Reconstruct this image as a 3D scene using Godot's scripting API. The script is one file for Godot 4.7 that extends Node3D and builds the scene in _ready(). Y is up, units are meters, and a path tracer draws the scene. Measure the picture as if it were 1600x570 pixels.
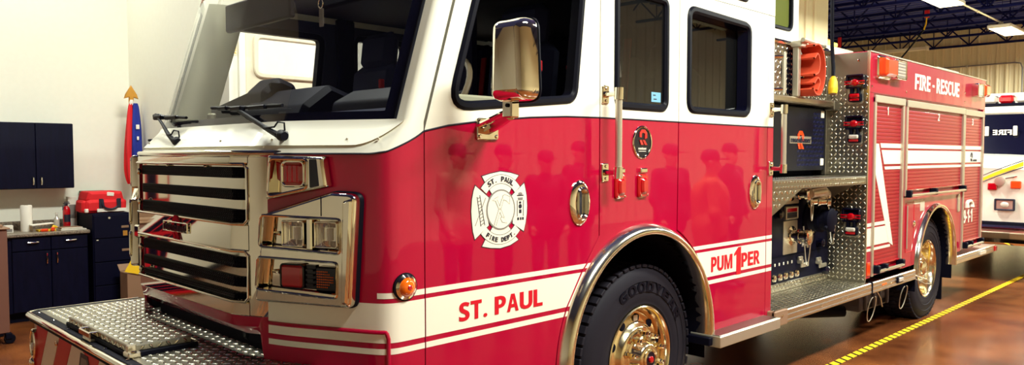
extends Node3D

# ---------------------------------------------------------------- mesh builder
class B:
	var V := PackedVector3Array()
	var xf := Transform3D.IDENTITY
	func at(t: Transform3D) -> B:
		xf = t
		return self
	func flat(a: Vector3, b: Vector3, c: Vector3, hint: Vector3) -> void:
		var n := (b - a).cross(c - a)
		if n.length_squared() < 1e-18:
			return
		var p := xf * a
		var q := xf * b
		var r := xf * c
		var out := (n if n.dot(hint) >= 0.0 else -n)
		var w := xf.basis * out
		if (q - p).cross(r - p).dot(w) > 0.0:
			V.append_array([p, r, q])
		else:
			V.append_array([p, q, r])
	func quad(a: Vector3, b: Vector3, c: Vector3, d: Vector3, hint: Vector3) -> void:
		flat(a, b, c, hint)
		flat(a, c, d, hint)
	func box(c: Vector3, s: Vector3, bev := 0.0) -> B:
		var h := s * 0.5
		bev = minf(bev, 0.48 * minf(s.x, minf(s.y, s.z)))
		var ax := [Vector3(1, 0, 0), Vector3(0, 1, 0), Vector3(0, 0, 1)]
		for i in 3:
			var j := (i + 1) % 3
			var k := (i + 2) % 3
			for sg in [-1.0, 1.0]:
				var o: Vector3 = c + ax[i] * h[i] * sg
				var u: Vector3 = ax[j] * (h[j] - bev)
				var v: Vector3 = ax[k] * (h[k] - bev)
				quad(o - u - v, o + u - v, o + u + v, o - u + v, ax[i] * sg)
			if bev > 0.0:
				for s1 in [-1.0, 1.0]:
					for s2 in [-1.0, 1.0]:
						var e: Vector3 = ax[i] * (h[i] - bev)
						var p1: Vector3 = c + ax[j] * h[j] * s1 + ax[k] * (h[k] - bev) * s2
						var p2: Vector3 = c + ax[j] * (h[j] - bev) * s1 + ax[k] * h[k] * s2
						quad(p1 - e, p1 + e, p2 + e, p2 - e, ax[j] * s1 + ax[k] * s2)
		if bev > 0.0:
			for sx in [-1.0, 1.0]:
				for sy in [-1.0, 1.0]:
					for sz in [-1.0, 1.0]:
						var q := Vector3(sx, sy, sz)
						var r := h - Vector3(bev, bev, bev)
						flat(c + q * Vector3(h.x, r.y, r.z), c + q * Vector3(r.x, h.y, r.z), c + q * Vector3(r.x, r.y, h.z), q)
		return self
	# box between two corners
	func bx(x0: float, y0: float, z0: float, x1: float, y1: float, z1: float, bev := 0.0) -> B:
		return box(Vector3(x0 + x1, y0 + y1, z0 + z1) * 0.5, Vector3(absf(x1 - x0), absf(y1 - y0), absf(z1 - z0)), bev)
	# an upright sheet from a to b, up to height y1, facing the front
	func quad_box(a: Vector3, b: Vector3, y1: float) -> B:
		quad(a, b, Vector3(b.x, y1, b.z), Vector3(a.x, y1, a.z), Vector3(-1, 0, 0.4))
		return self
	# closed loops (anticlockwise seen from +z) joined one after the other
	func loft(loops: Array, closed := true) -> B:
		for l in loops.size() - 1:
			var a: PackedVector3Array = loops[l]
			var b: PackedVector3Array = loops[l + 1]
			var n := a.size()
			for i in (n if closed else n - 1):
				var j := (i + 1) % n
				var nn := (a[j] - a[i]).cross(b[i] - a[i])
				if nn.length_squared() < 1e-16:
					nn = (b[j] - a[j]).cross(b[i] - b[j]) * -1.0
				if nn.length_squared() < 1e-16:
					nn = (a[j] - a[i]).cross(b[j] - a[i])
				quad(a[i], a[j], b[j], b[i], nn)
		return self
	func cap(poly: PackedVector2Array, z: float, up: bool) -> B:
		var t := Geometry2D.triangulate_polygon(poly)
		if t.is_empty():
			var q := PackedVector2Array()
			for p in poly:
				if q.is_empty() or (p.distance_to(q[q.size() - 1]) > 1e-5 and p.distance_to(q[0]) > 1e-5):
					q.append(p)
			poly = q
			t = Geometry2D.triangulate_polygon(poly)
			if t.is_empty() and q.size() > 2:
				poly = Geometry2D.convex_hull(q)
				poly.resize(poly.size() - 1)
				t = Geometry2D.triangulate_polygon(poly)
		var hint := Vector3(0, 0, 1 if up else -1)
		for i in range(0, t.size(), 3):
			var p := poly[t[i]]
			var q := poly[t[i + 1]]
			var r := poly[t[i + 2]]
			flat(Vector3(p.x, p.y, z), Vector3(q.x, q.y, z), Vector3(r.x, r.y, z), hint)
		return self
	static func lift(poly: PackedVector2Array, z: float) -> PackedVector3Array:
		var o := PackedVector3Array()
		for p in poly:
			o.append(Vector3(p.x, p.y, z))
		return o
	static func ccw(poly: PackedVector2Array) -> PackedVector2Array:
		var a := 0.0
		for i in poly.size():
			a += poly[i].cross(poly[(i + 1) % poly.size()])
		var q := poly.duplicate()
		if a < 0.0:
			q.reverse()
		return q
	static func inset(poly: PackedVector2Array, d: float) -> PackedVector2Array:
		var o := PackedVector2Array()
		var n := poly.size()
		for i in n:
			var p := poly[i]
			var e1 := (p - poly[(i + n - 1) % n]).normalized()
			var e2 := (poly[(i + 1) % n] - p).normalized()
			var n1 := Vector2(-e1.y, e1.x)
			var n2 := Vector2(-e2.y, e2.x)
			var m := n1 + n2
			var l := m.length_squared()
			o.append(p + (m * (2.0 * d / l) if l > 0.3 else n1 * d))
		return o
	func plate(poly: PackedVector2Array, z0: float, z1: float, bev := 0.0, back := true) -> B:
		poly = ccw(poly)
		var loops := [lift(poly, z0), lift(poly, z1 - bev)]
		var top := poly
		if bev > 0.0:
			top = inset(poly, bev)
			loops.append(lift(top, z1))
		loft(loops)
		cap(top, z1, true)
		if back:
			cap(poly, z0, false)
		return self
	func frame(poly: PackedVector2Array, w: float, z0: float, z1: float, bev := 0.0) -> B:
		poly = ccw(poly)
		var i1 := inset(poly, w)
		if bev > 0.0:
			loft([lift(poly, z0), lift(poly, z1 - bev), lift(inset(poly, bev), z1), lift(inset(poly, w - bev), z1), lift(i1, z1 - bev), lift(i1, z0), lift(poly, z0)])
		else:
			loft([lift(poly, z0), lift(poly, z1), lift(i1, z1), lift(i1, z0), lift(poly, z0)])
		return self
	# a plate with holes: cut by lines through the holes, so that every piece is simple
	func holed(poly: PackedVector2Array, holes: Array, z0: float, z1: float) -> B:
		var pieces := [poly]
		for h in holes:
			var lo := Vector2(1e9, 1e9)
			var hi := -lo
			for p in h:
				lo = lo.min(p)
				hi = hi.max(p)
			var cx := (lo.x + hi.x) * 0.5
			var left := PackedVector2Array([Vector2(-99, -99), Vector2(cx, -99), Vector2(cx, 99), Vector2(-99, 99)])
			var right := PackedVector2Array([Vector2(cx, -99), Vector2(99, -99), Vector2(99, 99), Vector2(cx, 99)])
			var next := []
			for q in pieces:
				for half in [left, right]:
					for a in Geometry2D.intersect_polygons(q, half):
						for r in Geometry2D.clip_polygons(a, h):
							next.append(r)
			pieces = next
		for q in pieces:
			plate(q, z0, z1)
		return self
	func tube(pts: Array, r, seg := 8, caps := true, closed := false) -> B:
		var n := pts.size()
		var rings := []
		var d0: Vector3 = (pts[1] - pts[0]).normalized()
		var u := d0.cross(Vector3.UP if absf(d0.y) < 0.9 else Vector3.RIGHT).normalized()
		for i in n:
			var a: Vector3 = pts[(i + n - 1) % n] if (i > 0 or closed) else pts[i]
			var b: Vector3 = pts[(i + 1) % n] if (i < n - 1 or closed) else pts[i]
			var d := (b - a).normalized()
			u = (u - d * u.dot(d)).normalized()
			var w := d.cross(u)
			var rr: float = r[i] if r is Array else r
			var ring := PackedVector3Array()
			for k in seg:
				var t := TAU * k / seg
				ring.append(pts[i] + (u * cos(t) + w * sin(t)) * rr)
			rings.append(ring)
		if closed:
			rings.append(rings[0])
		for i in rings.size() - 1:
			var mid: Vector3 = (pts[i] + pts[(i + 1) % n]) * 0.5
			for k in seg:
				var k2 := (k + 1) % seg
				var m: Vector3 = (rings[i][k] + rings[i][k2] + rings[i + 1][k] + rings[i + 1][k2]) * 0.25
				quad(rings[i][k], rings[i][k2], rings[i + 1][k2], rings[i + 1][k], m - mid)
		if caps and not closed:
			for e in [0, n - 1]:
				var o: Vector3 = (pts[0] - pts[1]) if e == 0 else (pts[n - 1] - pts[n - 2])
				for k in range(1, seg - 1):
					flat(rings[e][0], rings[e][k], rings[e][k + 1], o)
		return self
	# profile of (radius, height) round the local y axis, outside on the right hand of its run
	func lathe(prof: Array, seg := 24, a0 := 0.0, a1 := TAU) -> B:
		for i in prof.size() - 1:
			var p: Vector2 = prof[i]
			var q: Vector2 = prof[i + 1]
			var nr := q.y - p.y
			var nh := p.x - q.x
			for k in seg:
				var t := a0 + (a1 - a0) * k / seg
				var s := a0 + (a1 - a0) * (k + 1) / seg
				var tm := (t + s) * 0.5
				var hint := Vector3(cos(tm) * nr, nh, sin(tm) * nr)
				var c0 := Vector3(cos(t), 0, sin(t))
				var c1 := Vector3(cos(s), 0, sin(s))
				var y0 := Vector3(0, p.y, 0)
				var y1 := Vector3(0, q.y, 0)
				quad(c0 * p.x + y0, c1 * p.x + y0, c1 * q.x + y1, c0 * q.x + y1, hint)
		return self
	# rows of points; hint says which side is out
	func grid(rows: Array, hint: Vector3) -> B:
		for i in rows.size() - 1:
			for j in rows[i].size() - 1:
				var a: Vector3 = rows[i][j]
				var b: Vector3 = rows[i][j + 1]
				var c: Vector3 = rows[i + 1][j + 1]
				var d: Vector3 = rows[i + 1][j]
				var n := (c - a).cross(d - b)
				quad(a, b, c, d, n if n.dot(hint) > 0.0 else -n)
		return self
	func sphere(c: Vector3, r: Vector3, seg := 16, rings := 10) -> B:
		for i in rings:
			var a := PI * i / rings - PI / 2
			var b := PI * (i + 1) / rings - PI / 2
			for k in seg:
				var t := TAU * k / seg
				var s := TAU * (k + 1) / seg
				var P := func(e: float, f: float) -> Vector3: return Vector3(cos(e) * cos(f), sin(e), cos(e) * sin(f))
				var p0: Vector3 = P.call(a, t)
				var p1: Vector3 = P.call(a, s)
				var p2: Vector3 = P.call(b, s)
				var p3: Vector3 = P.call(b, t)
				quad(c + p0 * r, c + p1 * r, c + p2 * r, c + p3 * r, p0 + p1 + p2 + p3)
		return self
	func mesh(angle := 32.0, uvs := false) -> ArrayMesh:
		var n := V.size()
		var N := PackedVector3Array()
		N.resize(n)
		var F := PackedVector3Array()
		F.resize(n / 3)
		for i in range(0, n, 3):
			var f := -(V[i + 1] - V[i]).cross(V[i + 2] - V[i])
			F[i / 3] = f.normalized() if f.length_squared() > 1e-24 else Vector3.UP
			N[i] = F[i / 3]
			N[i + 1] = F[i / 3]
			N[i + 2] = F[i / 3]
		if angle > 0.0:
			var at_ := {}
			for i in n:
				var k := Vector3i((V[i] * 20000.0).round())
				if at_.has(k):
					at_[k].append(i)
				else:
					at_[k] = PackedInt32Array([i])
			var c := cos(deg_to_rad(angle))
			for k in at_:
				var l: PackedInt32Array = at_[k]
				for i in l:
					var m := Vector3.ZERO
					var fi := F[i / 3]
					for j in l:
						if F[j / 3].dot(fi) >= c:
							m += F[j / 3]
					N[i] = m.normalized() if m.length_squared() > 1e-12 else fi
		var A := []
		A.resize(Mesh.ARRAY_MAX)
		A[Mesh.ARRAY_VERTEX] = V
		A[Mesh.ARRAY_NORMAL] = N
		var me := ArrayMesh.new()
		if n:
			me.add_surface_from_arrays(Mesh.PRIMITIVE_TRIANGLES, A)
		return me

# ---------------------------------------------------------------- helpers
var M := {}
var font: Font
var thin: Font
var rng := RandomNumberGenerator.new()
const FRONT := Basis(Vector3(0, 0, 1), Vector3(0, 1, 0), Vector3(-1, 0, 0))   # local x to the right, z towards someone who stands before the trucks
const FLAT := Basis(Vector3(1, 0, 0), Vector3(0, 0, -1), Vector3(0, 1, 0))    # local x,y on the ground, z up
const SPIN := Basis(Vector3(1, 0, 0), Vector3(0, 0, 1), Vector3(0, -1, 0))    # lathe axis along world z

func nb(t := Transform3D.IDENTITY) -> B:
	var b := B.new()
	b.xf = t
	return b

func P2(l: Array) -> PackedVector2Array:
	var o := PackedVector2Array()
	for i in range(0, l.size(), 2):
		o.append(Vector2(l[i], l[i + 1]))
	return o

func rr(x0: float, y0: float, x1: float, y1: float, r: float, n := 5) -> PackedVector2Array:
	return rpoly(P2([x0, y0, x1, y0, x1, y1, x0, y1]), r, n)

func rpoly(p: PackedVector2Array, r, n := 5) -> PackedVector2Array:
	p = B.ccw(p)
	var o := PackedVector2Array()
	var m := p.size()
	for i in m:
		var a := p[(i + m - 1) % m]
		var b := p[i]
		var c := p[(i + 1) % m]
		var u := (a - b).normalized()
		var v := (c - b).normalized()
		var ra: float = r[i] if r is Array else r
		var half := acos(clampf(u.dot(v), -1, 1)) * 0.5
		if ra <= 0.0 or half > 1.5:
			o.append(b)
			continue
		var d := minf(ra / tan(half), 0.49 * minf(a.distance_to(b), b.distance_to(c)))
		for k in n + 1:
			var t := float(k) / n
			var q0 := (b + u * d).lerp(b, t)
			var q1 := b.lerp(b + v * d, t)
			o.append(q0.lerp(q1, t))
	return o

func ell(cx: float, cy: float, rx: float, ry: float, n := 28) -> PackedVector2Array:
	var o := PackedVector2Array()
	for i in n:
		o.append(Vector2(cx + rx * cos(TAU * i / n), cy + ry * sin(TAU * i / n)))
	return o

func arc3(c: Vector3, u: Vector3, v: Vector3, a0: float, a1: float, n: int) -> Array:
	var o := []
	for i in n + 1:
		var t := a0 + (a1 - a0) * i / n
		o.append(c + u * cos(t) + v * sin(t))
	return o

func where(n: Node) -> Vector3:
	var p := Vector3.ZERO
	while n != self and n is Node3D:
		p += n.position
		n = n.get_parent()
	return p

func thing(called: String, label: String, cat: String, at := Vector3.ZERO, group := "") -> Node3D:
	var o := Node3D.new()
	o.name = called
	add_child(o, true)
	o.position = at
	return tag(o, label, cat, group)

func tag(o: Node3D, label: String, cat: String, group := "") -> Node3D:
	o.set_meta("label", label)
	o.set_meta("category", cat)
	if group:
		o.set_meta("group", group)
	return o

# one named mesh whose geometry is given in the scene's own coordinates
func part(called: String, b, m: Material, parent: Node = null, angle := 32.0, label := "") -> MeshInstance3D:
	var o := MeshInstance3D.new()
	o.name = called
	o.mesh = b.mesh(angle) if b is B else b
	o.material_override = m
	if parent == null:
		parent = self
	parent.add_child(o, true)
	o.position = -where(parent)
	if label:
		o.set_meta("label", label)
	return o

func structure(o: Node3D) -> Node3D:
	o.set_meta("kind", "structure")
	return o

func stuff(o: Node3D) -> Node3D:
	o.set_meta("kind", "stuff")
	return o

func mat(c: Color, rough := 0.5, metal := 0.0, coat := 0.0) -> StandardMaterial3D:
	var m := StandardMaterial3D.new()
	m.albedo_color = c
	m.roughness = rough
	m.metallic = metal
	if coat > 0.0:
		m.clearcoat_enabled = true
		m.clearcoat = coat
		m.clearcoat_roughness = 0.03
	return m

func glow(c: Color, e: float) -> StandardMaterial3D:
	var m := mat(c, 0.5)
	m.emission_enabled = true
	m.emission = c
	m.emission_energy_multiplier = e
	return m

func pane(c: Color, a: float) -> StandardMaterial3D:
	var m := mat(Color(c.r, c.g, c.b, a), 0.0)
	m.transparency = BaseMaterial3D.TRANSPARENCY_ALPHA
	return m

func noise_mat(m: StandardMaterial3D, freq: float, c0: Color, c1: Color, scale: Vector3, seed_: int, oct := 4, bump := 0.0) -> StandardMaterial3D:
	var n := FastNoiseLite.new()
	n.seed = seed_
	n.frequency = freq
	n.fractal_octaves = oct
	var t := NoiseTexture2D.new()
	t.width = 512
	t.height = 512
	t.seamless = true
	t.noise = n
	var g := Gradient.new()
	g.set_color(0, c0)
	g.set_color(1, c1)
	t.color_ramp = g
	m.albedo_texture = t
	m.albedo_color = Color.WHITE
	m.uv1_triplanar = true
	m.uv1_world_triplanar = true
	m.uv1_scale = scale
	if bump > 0.0:
		var h := NoiseTexture2D.new()
		h.width = 512
		h.height = 512
		h.seamless = true
		h.noise = n
		m.heightmap_enabled = true
		m.heightmap_texture = h
		m.heightmap_scale = bump
	return m

# lettering fitted into a box of w by h, lying on the frame t (x along the line, z out of the face)
func letters(s: String, w: float, h: float, depth: float, m: Material, parent: Node, t: Transform3D, called := "lettering", shear := 0.0) -> MeshInstance3D:
	if s.length() > 1 and s != "rosenbauer":
		# big lettering: every character a piece of its own
		var full := font.get_string_size(s, HORIZONTAL_ALIGNMENT_LEFT, -1, 48).x
		var kx := w / full
		var cap := 0.0
		for i in s.length():
			if s[i] == " ":
				continue
			var x0 := font.get_string_size(s.substr(0, i), HORIZONTAL_ALIGNMENT_LEFT, -1, 48).x
			var x1 := font.get_string_size(s.substr(0, i + 1), HORIZONTAL_ALIGNMENT_LEFT, -1, 48).x
			var cw := (x1 - x0) * kx * 0.90
			var ch := h
			var cy := 0.0
			if s[i] == ".":
				ch = h * 0.2
				cw *= 0.65
				cy = -h * 0.4
			elif s[i] == "-":
				ch = h * 0.16
				cy = -h * 0.08
			letters(s[i], cw, ch, depth, m, parent, t * Transform3D(Basis(), Vector3((x0 + x1) * 0.5 * kx - w * 0.5, cy, 0)), "letter", shear)
		return null
	var tm := TextMesh.new()
	tm.text = s
	tm.font = thin if s == "rosenbauer" else font
	tm.font_size = 48
	tm.pixel_size = 0.01
	tm.depth = 0.05
	tm.curve_step = 1.0
	var a := tm.get_aabb()
	var o := MeshInstance3D.new()
	o.name = called
	if s == "rosenbauer":
		stuff(o)
	o.mesh = tm
	o.material_override = m
	parent.add_child(o, true)
	var sc := Vector3(w / maxf(a.size.x, 1e-4), h / maxf(a.size.y, 1e-4), depth / 0.05)
	var bs := t.basis * Basis(Vector3(sc.x, 0, 0), Vector3(shear * sc.y, sc.y, 0), Vector3(0, 0, sc.z))
	var c := a.position + a.size * 0.5
	o.transform = Transform3D(bs, t.origin - bs * Vector3(c.x, c.y, -0.025) - where(parent))
	return o

# letters one by one along an ellipse, upright at the top
func arc_letters(s: String, c: Vector3, rx: float, ry: float, a0: float, a1: float, w: float, h: float, m: Material, parent: Node, t: Basis, inside := false, depth := 0.002) -> void:
	var n := s.length()
	for i in n:
		if s[i] == " ":
			continue
		var a := a0 + (a1 - a0) * (i + 0.5) / n
		var p := c + t * Vector3(cos(a) * rx, sin(a) * ry, 0)
		var tang := Vector2(-sin(a) * rx, cos(a) * ry).normalized()
		if not inside:
			tang = -tang
		var up := Vector2(-tang.y, tang.x)
		var bs := t * Basis(Vector3(tang.x, tang.y, 0), Vector3(up.x, up.y, 0), Vector3(0, 0, 1))
		var narrow := 0.35 if s[i] in [".", "I", "1"] else 1.0
		var ph := p
		if s[i] == ".":
			ph = p - bs * Vector3(0, h * 0.4, 0)
		letters(s[i], w * narrow, h * (0.2 if s[i] == "." else 1.0), depth, m, parent, Transform3D(bs, ph), "letter")

# raised lozenges of tread plate over the rectangle w by h of frame t
func tread(parent: Node, t: Transform3D, w: float, h: float, pitch: float, m: Material, keep = null) -> void:
	var key := "loz%d" % int(pitch * 10000)
	if not M.has(key):
		var l := pitch * 0.46
		var g := pitch * 0.17
		var z := pitch * 0.10
		var b := nb()
		var base := [Vector3(-l, 0, 0), Vector3(-l * 0.4, -g, 0), Vector3(l * 0.4, -g, 0), Vector3(l, 0, 0), Vector3(l * 0.4, g, 0), Vector3(-l * 0.4, g, 0)]
		var top := [Vector3(-l * 0.55, 0, z), Vector3(l * 0.55, 0, z)]
		b.quad(base[1], base[2], top[1], top[0], Vector3(0, -1, 1))
		b.quad(base[5], base[4], top[1], top[0], Vector3(0, 1, 1))
		b.flat(base[0], base[1], top[0], Vector3(-1, -1, 1))
		b.flat(base[0], base[5], top[0], Vector3(-1, 1, 1))
		b.flat(base[3], base[2], top[1], Vector3(1, -1, 1))
		b.flat(base[3], base[4], top[1], Vector3(1, 1, 1))
		M[key] = b.mesh(70.0)
	var list := []
	var nx := int(w / pitch)
	var ny := int(h / pitch)
	for i in nx:
		for j in ny:
			var p := Vector2((i + 0.5) * w / nx, (j + 0.5) * h / ny)
			if keep != null and not Geometry2D.is_point_in_polygon(p, keep):
				continue
			list.append(t * Transform3D(Basis(Vector3(0, 0, 1), PI / 4 if (i + j) % 2 else -PI / 4), Vector3(p.x, p.y, 0)))
	many("tread_pattern", M[key], M.loz if m == M.treadm else m, list, parent)

func many(called: String, me: Mesh, m: Material, list: Array, parent: Node) -> void:
	var mm := MultiMesh.new()
	mm.transform_format = MultiMesh.TRANSFORM_3D
	mm.mesh = me
	mm.instance_count = list.size()
	for i in list.size():
		mm.set_instance_transform(i, list[i])
	var o := MultiMeshInstance3D.new()
	o.name = called
	o.multimesh = mm
	o.material_override = m
	parent.add_child(o, true)
	o.position = -where(parent)
	stuff(o)

func copy(o: Node3D, at: Vector3, label: String) -> Node3D:
	var c: Node3D = o.duplicate()
	c.name = String(o.name)
	add_child(c, true)
	c.position = at
	c.set_meta("label", label)
	return c

# ---------------------------------------------------------------- scene
func _ready() -> void:
	rng.seed = 7
	# camera
	var cam := Camera3D.new()
	cam.name = "camera"
	add_child(cam)
	cam.position = Vector3(0, 1.68, 2.5)
	cam.rotation = Vector3(-atan(56.0 / 1200.0), -PI / 4, 0)
	cam.projection = Camera3D.PROJECTION_FRUSTUM
	cam.near = 0.1
	cam.far = 200.0
	cam.size = 0.1 * 570.0 / 1200.0
	cam.frustum_offset = Vector2(0, 0.1 * 15.0 / 1200.0)
	cam.current = true
	# air, exposure
	var we := WorldEnvironment.new()
	we.name = "environment"
	var env := Environment.new()
	env.background_mode = Environment.BG_COLOR
	env.background_color = Color(0.02, 0.025, 0.06)
	env.tonemap_mode = Environment.TONE_MAPPER_LINEAR
	env.tonemap_exposure = 1.0
	env.sdfgi_enabled = true
	env.ssao_enabled = true
	env.ssil_enabled = true
	we.environment = env
	add_child(we)
	materials()
	# lamps of the bay: rows of ceiling fixtures plus a few added ones, each with its own light
	lamps()
	room()
	alcove()
	engine()
	engine_rear()
	interior()
	white_truck()
	details()
	people()

func materials() -> void:
	var f := SystemFont.new()
	f.font_names = PackedStringArray(["Droid Sans"])
	f.font_weight = 700
	var fv := FontVariation.new()
	fv.base_font = f
	fv.variation_embolden = 0.22
	thin = fv
	var fb := FontVariation.new()
	fb.base_font = f
	fb.variation_embolden = 0.3
	font = fb
	M.red = mat(Color(0.67, 0.0, 0.19), 0.35, 0.0, 1.0)
	M.red.metallic_specular = 0.15
	M.red2 = mat(Color(0.60, 0.0, 0.12), 0.35, 0.0, 0.5)
	M.red2.metallic_specular = 0.15
	M.white = mat(Color(0.93, 0.915, 0.85), 0.3, 0.0, 0.6)
	M.vinyl = mat(Color(0.93, 0.90, 0.83), 0.35)
	M.redvinyl = mat(Color(0.80, 0.02, 0.13), 0.4)
	M.ink = mat(Color(0.09, 0.09, 0.17), 0.5)
	M.grey = mat(Color(0.5, 0.48, 0.46), 0.5)
	M.chrome = mat(Color(0.93, 0.90, 0.83), 0.05, 1.0)
	M.rim = mat(Color(0.93, 0.86, 0.70), 0.16, 1.0)
	M.arch = mat(Color(0.93, 0.90, 0.82), 0.14, 1.0)
	M.alu = mat(Color(0.86, 0.82, 0.74), 0.28, 1.0)
	M.treadm = mat(Color(0.60, 0.58, 0.53), 0.34, 1.0)
	M.loz = mat(Color(0.88, 0.86, 0.78), 0.25, 1.0)
	M.satin = mat(Color(0.82, 0.79, 0.72), 0.4, 0.85)
	M.rubber = mat(Color(0.05, 0.05, 0.09), 0.42)
	M.tyre = mat(Color(0.135, 0.125, 0.155), 0.6)
	M.black = mat(Color(0.025, 0.025, 0.09), 0.5)
	M.gloss = mat(Color(0.03, 0.03, 0.11), 0.15)
	M.gap = mat(Color(0.02, 0.02, 0.08), 0.8)
	M.navy = mat(Color(0.02, 0.022, 0.12), 0.55)
	M.navy.metallic_specular = 0.25
	M.screen_glass = pane(Color(0.1, 0.1, 0.12), 0.12)
	M.tint = pane(Color(0.10, 0.10, 0.10), 0.5)
	M.clear = pane(Color(0.9, 0.9, 0.85), 0.06)
	M.redlens = mat(Color(0.72, 0.02, 0.08), 0.12, 0.0, 1.0)
	M.amber = mat(Color(0.95, 0.42, 0.05), 0.12, 0.0, 1.0)
	M.orange = mat(Color(0.95, 0.28, 0.08), 0.2, 0.0, 1.0)
	M.lens = mat(Color(0.82, 0.79, 0.74), 0.12, 0.1, 1.0)
	M.hose = mat(Color(0.80, 0.27, 0.13), 0.7)
	M.yellow = mat(Color(0.95, 0.78, 0.10), 0.55)
	M.wood = noise_mat(mat(Color.WHITE, 0.45), 0.02, Color(0.02, 0.025, 0.11), Color(0.045, 0.05, 0.155), Vector3(2.2, 0.25, 2.2), 5)
	M.wall = noise_mat(mat(Color.WHITE, 0.8), 0.03, Color(0.945, 0.94, 0.885), Color(0.955, 0.95, 0.895), Vector3(0.8, 0.8, 0.8), 3, 3)
	M.metalwall = mat(Color(0.92, 0.865, 0.69), 0.45)
	M.deck = mat(Color(0.20, 0.24, 0.52), 0.6)
	M.steel = mat(Color(0.05, 0.07, 0.28), 0.6)
	M.steel.metallic_specular = 0.25
	M.floor = noise_mat(mat(Color.WHITE, 0.22), 0.008, Color(0.33, 0.17, 0.09), Color(0.57, 0.33, 0.17), Vector3(0.35, 0.35, 0.35), 11, 5)
	M.granite = noise_mat(mat(Color.WHITE, 0.3), 0.06, Color(0.25, 0.22, 0.2), Color(0.75, 0.68, 0.58), Vector3(1.5, 1.5, 1.5), 9, 5)
	M.cream = mat(Color(0.90, 0.86, 0.76), 0.5)
	M.paper = mat(Color(0.93, 0.91, 0.86), 0.7)
	M.tan = mat(Color(0.55, 0.42, 0.32), 0.6)
	M.bag = mat(Color(0.85, 0.05, 0.10), 0.7)
	M.gold = mat(Color(0.85, 0.62, 0.28), 0.3, 0.8)
	M.blue = mat(Color(0.08, 0.16, 0.55), 0.8)
	M.green = mat(Color(0.10, 0.35, 0.25), 0.6)
	M.cushion = mat(Color(0.13, 0.14, 0.24), 0.75)
	M.inner = mat(Color(0.11, 0.12, 0.22), 0.7)
	M.trim = mat(Color(0.55, 0.54, 0.45), 0.5)  # on the pillars this pale tone paints the windscreen reflection
	M.belt = mat(Color(0.75, 0.05, 0.10), 0.7)
	M.wood.metallic_specular = 0.25
	for k in [M.black, M.rubber, M.gap, M.cushion, M.tyre]:
		k.metallic_specular = 0.22
	M.black.roughness = 0.6
	M.lamp = glow(Color(1.0, 0.97, 0.84), 3.0)
	M.skin = mat(Color(0.75, 0.52, 0.40), 0.6)

func lamps() -> void:
	var proto: Node3D = null
	var k := 0
	for z in [-2.1, 2.5, -6.2]:
		for x in ([1.7] if z < -3.0 else [2.4, 6.4, 10.8, 15.9, 20.9, 25.2] if z < 0.0 else [2.8, 6.6, 10.8, 15.9, 20.9, 25.2]):  # alcove lamp and far-end pair are added to brighten those walls
			var vis: bool = z < 0 and z > -3 and x > 15 and x < 22
			var lab := "unseen fluorescent ceiling light out of the frame, one of a row or added for brightness"
			if vis:
				lab = "glowing fluorescent ceiling light at the top edge, nearer one of two" if x < 18 else "glowing fluorescent ceiling light against the ribbed far wall, farther one of two"
			var at := Vector3(x, 5.05 if z < -3.0 else 4.6, z + (1.4 if x > 22 and z < 0 else 0.0))
			if proto == null:
				proto = thing("ceiling_light", lab, "light", at, "fluorescent ceiling lights")
				proto.position = Vector3.ZERO
				part("housing", nb().plate(rr(-0.74, -0.23, 0.74, 0.23, 0.01, 2), 0, 0.07, 0.02).bx(-0.6, -0.05, 0.07, 0.6, 0.05, 0.1, 0.005), M.cream, proto).rotation.x = -PI / 2
				part("diffuser", nb().bx(-0.72, -0.03, -0.21, 0.72, 0.0, 0.21, 0.01), M.lamp, proto)
				part("end_cap", nb().bx(-0.77, -0.02, -0.23, -0.73, 0.05, 0.23, 0.005), M.cream, proto)
				part("end_cap", nb().bx(0.73, -0.02, -0.23, 0.77, 0.05, 0.23, 0.005), M.cream, proto)
				part("hanger", nb().tube([Vector3(-0.5, 0.09, 0), Vector3(-0.5, 0.62, 0)], 0.006, 5), M.steel, proto)
				part("hanger", nb().tube([Vector3(0.5, 0.09, 0), Vector3(0.5, 0.62, 0)], 0.006, 5), M.steel, proto)
				proto.position = at
			else:
				copy(proto, at, lab)
			var l := AreaLight3D.new()
			l.name = "ceiling_light_glow"
			l.area_size = Vector2(1.44, 0.42)
			l.light_color = Color(0.985, 1.0, 0.95)
			l.light_energy = 6.0 if z < -3.0 else 36.0
			l.shadow_enabled = true
			l.set("area_range", 60.0)
			add_child(l, true)
			l.position = at + Vector3(0, -0.04, 0)
			l.rotation.x = -PI / 2
			k += 1

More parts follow.
